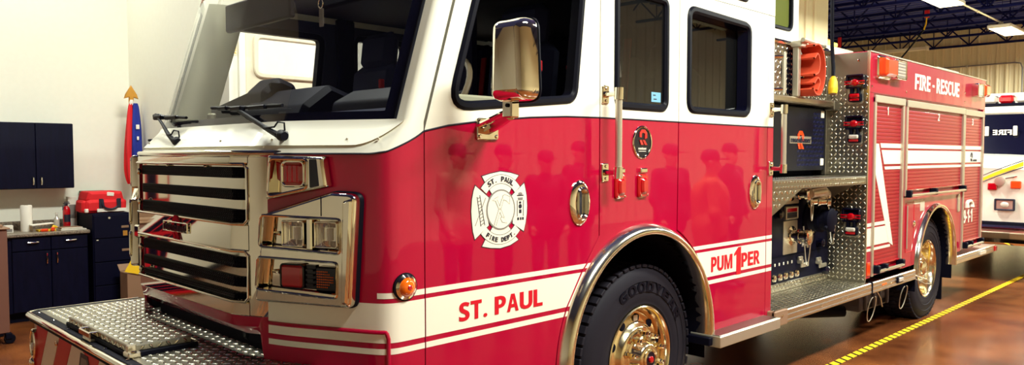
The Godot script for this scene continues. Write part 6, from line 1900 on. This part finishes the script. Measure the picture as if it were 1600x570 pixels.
func white_truck() -> void:
	# the second engine, parked nose-on behind the first
	var t := thing("white_truck", "white truck with a yellow stripe parked behind the red engine at right", "fire truck", Vector3(14.5, 0, -0.75))
	var zc := -0.75
	var F := func(x: float, z: float) -> Vector3: return Vector3(x, 0, zc + z)
	# nose: loft of outlines from front to windscreen
	var rows := []
	for q in [[11.98, 0.80, 1.48, 1.12], [11.97, 0.95, 1.52, 1.14], [12.01, 1.1, 1.58, 1.15], [12.2, 1.3, 1.63, 1.16], [12.95, 0.8, 1.71, 1.18]]:
		var row := []
		var x: float = q[0]
		var h: float = q[2]
		var w: float = q[3]
		var yb := 0.80
		for p in [[-w, yb], [-w, h - 0.2], [-w + 0.03, h - 0.1], [-w + 0.15, h - 0.03], [-0.5, h], [0.0, h + 0.02], [0.5, h], [w - 0.15, h - 0.03], [w - 0.03, h - 0.1], [w, h - 0.2], [w, yb]]:
			row.append(Vector3(x, p[1], zc + p[0]))
		rows.append(row)
	var b := nb()
	for i in rows.size() - 1:
		for j in rows[i].size() - 1:
			var m: Vector3 = (rows[i][j] + rows[i + 1][j + 1]) * 0.5
			b.quad(rows[i][j], rows[i][j + 1], rows[i + 1][j + 1], rows[i + 1][j], m - Vector3(12.6, 1.0, zc))
	var fr: Array = rows[0]
	for j in range(1, fr.size() - 2):
		b.flat(fr[0], fr[j], fr[j + 1], Vector3(-1, 0, 0))
	b.flat(fr[0], fr[fr.size() - 2], fr[fr.size() - 1], Vector3(-1, 0, 0))
	var hood := part("hood", b, M.white, t, 40)
	part("cab", nb().bx(12.96, 0.8, zc - 1.18, 15.2, 1.72, zc + 1.18, 0.04).bx(13.25, 2.28, zc - 1.1, 15.2, 2.42, zc + 1.1, 0.05).bx(13.9, 1.7, zc - 1.15, 15.2, 2.35, zc + 1.15, 0.03), M.white, t)
	var wsg := nb()
	wsg.grid([[Vector3(12.95, 1.70, zc - 1.08), Vector3(12.90, 1.70, zc), Vector3(12.95, 1.70, zc + 1.08)], [Vector3(13.28, 2.30, zc - 1.0), Vector3(13.24, 2.30, zc), Vector3(13.28, 2.30, zc + 1.0)]], Vector3(-1, 0.3, 0))
	part("windscreen", wsg, M.gloss, t, 60)
	part("cab_pillar", nb().tube([Vector3(12.95, 1.70, zc + 1.10), Vector3(13.27, 2.32, zc + 1.03)], 0.05, 8).tube([Vector3(12.95, 1.70, zc - 1.10), Vector3(13.27, 2.32, zc - 1.03)], 0.05, 8), M.white, t)
	var fire := letters("FIRE", 0.25, 0.075, 0.004, M.vinyl, t, Transform3D(FRONT * Basis(Vector3(-1, 0, 0), Vector3(0, 1, 0), Vector3(0, 0, 1)), Vector3(13.07, 2.03, -0.40)))
	for z in [-0.60, -0.24]:
		part("visor_clip", nb().bx(13.04, 1.98, z - 0.02, 13.07, 2.12, z + 0.03, 0.006), M.vinyl, t)
	part("box_body", nb().bx(15.2, 0.8, zc - 1.22, 19.5, 2.75, zc + 1.22, 0.03), M.white, t)
	# light bar
	var lb := part("light_bar", nb().bx(13.3, 2.42, zc - 0.9, 13.6, 2.47, zc + 0.9, 0.015), M.black, t)
	for i in 8:
		var z := zc - 0.85 + i * 0.215
		part("dome", nb().box(Vector3(13.45, 2.53, z + 0.1), Vector3(0.24, 0.12, 0.19), 0.03), M.lens if i % 2 == 0 else M.redlens, lb)
	part("roof_marker", nb().sphere(Vector3(13.3, 2.44, 0.02), Vector3(0.05, 0.05, 0.08), 12, 8), M.amber, t)
	# yellow swoosh with thin black lines on the nose
	for q in [[0.0, 0.0, 0.055, M.yellow], [0.068, 0.0, 0.012, M.ink], [-0.022, 0.0, 0.012, M.ink]]:
		var row0 := []
		var row1 := []
		for i in 9:
			var u := i / 8.0
			var y: float = 1.25 + 0.30 * pow(u, 0.8) + q[0]
			var z := -0.52 + 0.62 * u
			row0.append(Vector3(11.962, y, z))
			row1.append(Vector3(11.962, y + q[2] * (0.6 + 0.5 * u), z))
		part("swoosh", nb().grid([row0, row1], Vector3(-1, 0.2, 0)), q[3], hood, 0)
	# lamps
	var h1 := part("headlamp", nb(Transform3D(FRONT, Vector3(11.96, 1.03, -0.10))).frame(rr(-0.12, -0.08, 0.12, 0.08, 0.015, 3), 0.022, 0, 0.03, 0.006), M.ink, t)
	part("lens", nb(Transform3D(FRONT, Vector3(11.96, 1.03, -0.10))).plate(rr(-0.1, -0.06, 0.1, 0.06, 0.012, 3), 0, 0.02, 0.005), M.satin, h1)
	part("bulb", nb().sphere(Vector3(11.94, 1.03, -0.10), Vector3(0.02, 0.04, 0.05), 12, 8), M.lens, h1)
	part("headlamp", nb(Transform3D(FRONT, Vector3(11.96, 1.03, -1.4))).plate(rr(-0.12, -0.08, 0.12, 0.08, 0.015, 3), 0, 0.03, 0.006), M.chrome, t)
	part("red_lamp", nb(Transform3D(FRONT, Vector3(11.97, 1.27, -0.25))).plate(rr(-0.055, -0.045, 0.055, 0.045, 0.01, 3), -0.02, 0.03, 0.01), M.redlens, t, 40)
	part("amber_lamp", nb(Transform3D(FRONT, Vector3(11.99, 1.30, 0.02))).plate(rr(-0.06, -0.05, 0.06, 0.05, 0.012, 3), -0.02, 0.04, 0.012), M.orange, t, 40)
	var mr := part("spot_mirror", nb(Transform3D(Basis(Vector3(0, 0, 1), Vector3(-1, 0, 0), Vector3(0, -1, 0)), Vector3(11.93, 1.345, -0.16))).lathe([Vector2(0, -0.04), Vector2(0.05, -0.035), Vector2(0.065, 0.0), Vector2(0.06, 0.02), Vector2(0, 0.03)], 20), M.satin, t, 50)
	part("mirror_arm", nb().tube([Vector3(11.94, 1.38, -0.10), Vector3(12.0, 1.42, 0.06), Vector3(12.1, 1.52, 0.3)], 0.009, 6), M.chrome, mr)
	# bumper, grille, wheels
	part("front_bumper", nb().bx(11.82, 0.5, zc - 1.12, 11.98, 0.76, zc + 1.12, 0.03), M.chrome, t, 40)
	part("bumper_gap", nb().bx(11.9, 0.745, zc - 1.1, 12.1, 0.80, zc + 1.1, 0.01), M.gap, t)
	part("radiator_grille", nb().bx(11.94, 0.85, zc - 0.33, 11.99, 1.25, zc + 0.33, 0.01), M.chrome, t)
	for q in [[12.85, zc + 1.0], [12.85, zc - 1.0], [17.6, zc + 1.0], [17.6, zc - 1.0]]:
		part("wheel", nb(Transform3D(SPIN, Vector3(q[0], 0.5, q[1] - 0.15))).lathe([Vector2(0, 0.02), Vector2(0.28, 0.0), Vector2(0.46, 0), Vector2(0.5, 0.04), Vector2(0.5, 0.26), Vector2(0.46, 0.3), Vector2(0.28, 0.3), Vector2(0, 0.28)], 40), M.tyre, t)
	part("underside", nb().bx(12.2, 0.55, zc - 0.8, 19.3, 0.82, zc + 0.8, 0.02), M.gap, t)

func details() -> void:
	# chevron card on the partition corner, seen through the windscreen
	var cs := thing("chevron_card", "small white card with yellow chevrons hung on the wall, seen through the windscreen's left", "card", Vector3(3.245, 2.62, -4.39))
	part("card", nb().bx(3.215, 2.615, -4.399, 3.275, 2.765, -4.394, 0.001), M.paper, cs)
	for i in 5:
		part("chevron", nb(Transform3D(Basis(), Vector3(3.245, 2.625 + i * 0.026, -4.394))).plate(P2([-0.027, 0.0, 0.0, 0.014, 0.027, 0.0, 0.027, 0.013, 0.0, 0.027, -0.027, 0.013]), 0, 0.001), M.yellow, cs, 0)
	part("hook", nb().tube([Vector3(3.235, 2.79, -4.395), Vector3(3.235, 2.80, -4.36), Vector3(3.24, 2.83, -4.35), Vector3(3.245, 2.85, -4.395)], 0.006, 6), M.chrome, cs)
	# flat hose folded in the bed
	var h := thing("fire_hose", "folded flat orange fire hose bulging out of the diamond-plate opening behind the cab", "fire hose", Vector3(6.1, 2.17, -0.2))
	var path := [Vector3(6.050, 2.56, 0), Vector3(6.130, 2.575, 0), Vector3(6.218, 2.52, 0), Vector3(6.258, 2.40, 0), Vector3(6.242, 2.28, 0), Vector3(6.178, 2.185, 0), Vector3(6.090, 2.18, 0), Vector3(6.042, 2.22, 0)]
	var p2 := [Vector3(6.058, 2.46, 0), Vector3(6.114, 2.50, 0), Vector3(6.154, 2.44, 0), Vector3(6.138, 2.36, 0), Vector3(6.066, 2.33, 0)]
	var p3 := [Vector3(6.058, 2.26, 0), Vector3(6.122, 2.31, 0), Vector3(6.162, 2.27, 0), Vector3(6.114, 2.21, 0)]
	for q in [path, p2, p3]:
		var c := Curve3D.new()
		for i in q.size():
			var a: Vector3 = q[maxi(i - 1, 0)]
			var d: Vector3 = q[mini(i + 1, q.size() - 1)]
			c.add_point(q[i], (a - d) / 6.0, (d - a) / 6.0)
		var pts := c.get_baked_points()
		var s := nb()
		var loops := []
		var n := 36
		for i in n + 1:
			var u := c.get_baked_length() * i / n
			var p := c.sample_baked(u, true)
			var e := c.sample_baked(minf(u + 0.005, c.get_baked_length()), true) - c.sample_baked(maxf(u - 0.005, 0), true)
			var nn := Vector3(-e.y, e.x, 0).normalized() * 0.009
			loops.append([p + nn + Vector3(0, 0, -0.16), p + nn * 0.6 + Vector3(0, 0, -0.322), p - nn * 0.6 + Vector3(0, 0, -0.322), p - nn + Vector3(0, 0, -0.16), p - nn * 0.6 + Vector3(0, 0, -0.145), p + nn * 0.6 + Vector3(0, 0, -0.145)])
		for i in n:
			for j in 6:
				var k := (j + 1) % 6
				var m: Vector3 = (loops[i][j] + loops[i][k]) * 0.5
				var o: Vector3 = (loops[i][0] + loops[i][3]) * 0.5
				s.quad(loops[i][j], loops[i][k], loops[i + 1][k], loops[i + 1][j], m - o + Vector3(0, 0, 0.001 if j in [3, 4, 5] else -0.001))
		for e in [0, n]:
			s.flat(loops[e][0], loops[e][1], loops[e][2], Vector3(-1, 0, 0))
			s.flat(loops[e][0], loops[e][2], loops[e][3], Vector3(-1, 0, 0))
		part("hose_fold", s, M.hose, h, 60)
	# hanging cord with its yellow plug
	var c2 := thing("power_cord", "black power cord hanging from the ceiling to a yellow plug beside the hose", "cord", Vector3(6.480, 2.200, -0.170))
	part("cord", nb().tube([Vector3(6.465, 5.680, -0.190), Vector3(6.470, 3.000, -0.190), Vector3(6.485, 2.600, -0.190), Vector3(6.495, 2.420, -0.180), Vector3(6.450, 2.320, -0.160)], 0.016, 8), M.rubber, c2)
	part("plug", nb().tube([Vector3(6.460, 2.340, -0.165), Vector3(6.445, 2.300, -0.160), Vector3(6.430, 2.240, -0.155), Vector3(6.425, 2.200, -0.152)], [0.02, 0.035, 0.04, 0.034], 12), M.yellow, c2)
	part("plug_face", nb().tube([Vector3(6.426, 2.202, -0.152), Vector3(6.424, 2.192, -0.151)], 0.026, 10), M.tan, c2)
	# key tag behind the windscreen
	var k := thing("key_tag", "small key ring and tag hanging inside the top of the windscreen", "key tag", Vector3(1.95, 2.30, -0.73))
	part("cord", nb().tube([Vector3(2.03, 2.60, -0.74), Vector3(1.955, 2.42, -0.732)], 0.004, 6), M.black, k)
	part("ring", nb().tube(arc3(Vector3(1.953, 2.40, -0.73), Vector3(0, 0, 0.02), Vector3(0, 0.022, 0), 0, TAU, 18).slice(0, 18), 0.003, 6, false, true), M.chrome, k)
	part("tag", nb(Transform3D(FRONT, Vector3(1.95, 2.335, -0.722))).plate(rr(-0.016, -0.045, 0.018, 0.04, 0.006, 3), -0.003, 0.003, 0.001), M.grey, k)

# ---------------------------------------------------------------- people (seen only as reflections in the doors)
func smin(a: float, b: float, k: float) -> float:
	var h := clampf(0.5 + 0.5 * (b - a) / k, 0.0, 1.0)
	return lerpf(b, a, h) - k * h * (1.0 - h)

# one continuous skin round tapered bones [a, b, ra, rb], by surface nets
func body(bones: Array, cell: float, k: float) -> B:
	var lo := Vector3(1e9, 1e9, 1e9)
	var hi := -lo
	for q in bones:
		var r := maxf(q[2], q[3]) + 3.0 * cell
		for p in [q[0], q[1]]:
			lo = lo.min(p - Vector3(r, r, r))
			hi = hi.max(p + Vector3(r, r, r))
	var n := Vector3i(((hi - lo) / cell).ceil()) + Vector3i.ONE
	var f := PackedFloat32Array()
	f.resize(n.x * n.y * n.z)
	f.fill(1.0)
	for q in bones:
		var r := maxf(q[2], q[3]) + 4.0 * cell
		var a: Vector3 = q[0]
		var b: Vector3 = q[1]
		var l := Vector3i(((a.min(b) - Vector3(r, r, r) - lo) / cell).floor()).max(Vector3i.ZERO)
		var h := Vector3i(((a.max(b) + Vector3(r, r, r) - lo) / cell).ceil()).min(n - Vector3i.ONE)
		var d := b - a
		var dd := maxf(d.length_squared(), 1e-6)
		for z in range(l.z, h.z + 1):
			for y in range(l.y, h.y + 1):
				for x in range(l.x, h.x + 1):
					var p := lo + Vector3(x, y, z) * cell
					var t := clampf((p - a).dot(d) / dd, 0.0, 1.0)
					var s := p.distance_to(a + d * t) - lerpf(q[2], q[3], t)
					var i := x + n.x * (y + n.y * z)
					f[i] = smin(f[i], s, k) if f[i] < 0.9 else minf(f[i], s)
	var out := nb()
	var verts := {}
	var st := [1, n.x, n.x * n.y]
	for z in n.z - 1:
		for y in n.y - 1:
			for x in n.x - 1:
				var i: int = x + n.x * (y + n.y * z)
				var m := 0
				var s := Vector3.ZERO
				var c := 0
				var v := PackedFloat32Array()
				for e in 8:
					var w := f[i + (e & 1) + (n.x if e & 2 else 0) + (st[2] if e & 4 else 0)]
					v.append(w)
					if w < 0.0:
						m += 1
				if m == 0 or m == 8:
					continue
				for e in [[0, 1], [2, 3], [4, 5], [6, 7], [0, 2], [1, 3], [4, 6], [5, 7], [0, 4], [1, 5], [2, 6], [3, 7]]:
					var g0 := v[e[0]]
					var g1 := v[e[1]]
					if (g0 < 0.0) != (g1 < 0.0):
						var u := g0 / (g0 - g1)
						s += Vector3(e[0] & 1, (e[0] >> 1) & 1, e[0] >> 2).lerp(Vector3(e[1] & 1, (e[1] >> 1) & 1, e[1] >> 2), u)
						c += 1
				verts[i] = lo + (Vector3(x, y, z) + s / c) * cell
	for i in verts:
		for ax in 3:
			var j: int = i + st[ax]
			if (f[i] < 0.0) == (f[j] < 0.0):
				continue
			var u: int = st[(ax + 1) % 3]
			var w: int = st[(ax + 2) % 3]
			if not (verts.has(i - u) and verts.has(i - w) and verts.has(i - u - w)):
				continue
			var hint := Vector3.ZERO
			hint[ax] = 1.0 if f[i] < 0.0 else -1.0
			out.quad(verts[i], verts[i - u], verts[i - u - w], verts[i - w], hint)
	return out

func person(at: Vector3, turn: float, h: float, coat: Material, trousers: Material, cap: Material, label: String, wide := 1.0) -> void:
	var t := thing("person", label, "person", at, "visitors reflected in the doors")
	var s := h / 1.78
	var g := func(x: float, y: float, z: float) -> Vector3: return Vector3(x * wide, y, z) * s
	var torso := []
	torso.append([g.call(0, 0.98, 0), g.call(0, 1.30, 0), 0.155 * s * wide, 0.165 * s * wide])
	for q in [-1.0, 1.0]:
		torso.append([g.call(0.05 * q, 1.36, 0), g.call(0.16 * q, 1.43, 0.0), 0.12 * s, 0.075 * s])
		torso.append([g.call(0.19 * q, 1.42, 0), g.call(0.25 * q, 1.14, 0.02), 0.07 * s, 0.055 * s])
		torso.append([g.call(0.25 * q, 1.14, 0.02), g.call(0.22 * q, 0.92, 0.12), 0.055 * s, 0.042 * s])
		torso.append([g.call(0.08 * q, 1.0, 0), g.call(0.09 * q, 0.84, 0), 0.13 * s * wide, 0.125 * s * wide])
	torso.append([g.call(0, 1.44, 0), g.call(0, 1.52, 0.01), 0.075 * s, 0.062 * s])
	var legs := []
	for q in [-1.0, 1.0]:
		legs.append([g.call(0.09 * q, 0.88, 0), g.call(0.10 * q, 0.48, 0.01), 0.095 * s, 0.066 * s])
		legs.append([g.call(0.10 * q, 0.48, 0.01), g.call(0.10 * q, 0.09, -0.02), 0.066 * s, 0.05 * s])
	var head := [[g.call(0, 1.50, 0.01), g.call(0, 1.58, 0.02), 0.055 * s, 0.06 * s], [g.call(0, 1.63, 0.03), g.call(0, 1.69, 0.005), 0.07 * s, 0.088 * s], [g.call(0, 1.635, 0.09), g.call(0, 1.61, 0.108), 0.012 * s, 0.017 * s], [g.call(0, 1.57, 0.06), g.call(0, 1.575, 0.07), 0.035 * s, 0.03 * s]]
	for q in [-1.0, 1.0]:
		head.append([g.call(0.083 * q, 1.63, 0.0), g.call(0.085 * q, 1.66, -0.005), 0.014 * s, 0.018 * s])
	part("coat", body(torso, 0.022, 0.05), coat, t, 60)
	part("trousers", body(legs, 0.022, 0.03), trousers, t, 60)
	part("head", body(head, 0.012, 0.02), M.skin, t, 60)
	part("eyes", nb().sphere(g.call(0.03, 1.655, 0.088), Vector3(0.011, 0.008, 0.008), 8, 6).sphere(g.call(-0.03, 1.655, 0.088), Vector3(0.011, 0.008, 0.008), 8, 6), M.ink, t)
	part("mouth", nb().box(g.call(0, 1.582, 0.098), Vector3(0.045, 0.008, 0.008), 0.003), M.belt, t)
	part("cap", nb().lathe([Vector2(0.1, 1.68), Vector2(0.1, 1.72), Vector2(0.085, 1.765), Vector2(0.05, 1.79), Vector2(0, 1.795)].map(func(p): return p * s), 20).box(g.call(0, 1.69, 0.13), Vector3(0.15, 0.014, 0.12), 0.006), cap, t, 50)
	for q in [-1.0, 1.0]:
		var hb := [[g.call(0.22 * q, 0.92, 0.12), g.call(0.21 * q, 0.87, 0.15), 0.026 * s, 0.03 * s]]
		for k in 4:
			hb.append([g.call((0.195 + 0.012 * k) * q, 0.86, 0.155), g.call((0.192 + 0.012 * k) * q, 0.80 + 0.006 * absf(k - 1.5), 0.165), 0.009, 0.008])
		hb.append([g.call(0.195 * q, 0.885, 0.155), g.call(0.175 * q, 0.85, 0.175), 0.011, 0.009])
		part("hand", body(hb, 0.008, 0.008), M.skin, t, 60)
		part("shoe", nb().plate(rpoly(P2([-0.05, -0.10, 0.05, -0.10, 0.05, 0.17, -0.05, 0.17]), 0.04, 4), 0, 0.08, 0.03), M.ink, t, 40)
		var sh: Node3D = t.get_child(t.get_child_count() - 1)
		sh.transform = Transform3D(Basis(Vector3(1, 0, 0), Vector3(0, 0, 1), Vector3(0, 1, 0)), g.call(0.10 * q, 0, 0))
	for ch in t.get_children():
		if not String(ch.name).begins_with("shoe"):
			ch.position = Vector3.ZERO
	t.rotation.y = turn

func people() -> void:
	var dark := mat(Color(0.10, 0.10, 0.16), 0.8)
	var jeans := mat(Color(0.16, 0.18, 0.30), 0.8)
	var beige := mat(Color(0.72, 0.60, 0.46), 0.8)
	var orange := mat(Color(0.80, 0.42, 0.18), 0.7)
	person(Vector3(5.25, 0, 3.55), PI, 1.80, beige, jeans, dark, "person in a beige coat and dark cap, reflected in the front door beside the mirror")
	person(Vector3(5.96, 0, 3.6), PI * 0.85, 1.80, dark, dark, dark, "person in dark coat and cap, reflected just above the white door crest")
	person(Vector3(6.55, 0, 3.5), PI * 1.15, 1.74, dark, jeans, dark, "person in dark coat, reflected in the front door between crest and oval handle")
	person(Vector3(7.56, 0, 3.85), PI, 1.86, dark, jeans, dark, "tall person in dark coat, reflected above the front door's oval handle", 1.1)
	person(Vector3(7.9, 0, 2.7), PI * 1.1, 1.82, dark, dark, dark, "person in dark coat, reflected in the fender panel right of the round badge")
	person(Vector3(6.95, 0, 1.6), PI * 0.8, 1.74, orange, jeans, dark, "person in an orange jacket, reflected low in the rear door", 1.2)
	person(Vector3(8.95, 0, 2.5), PI, 1.84, dark, dark, dark, "person in dark coat, reflected in the rear door near its oval handle")
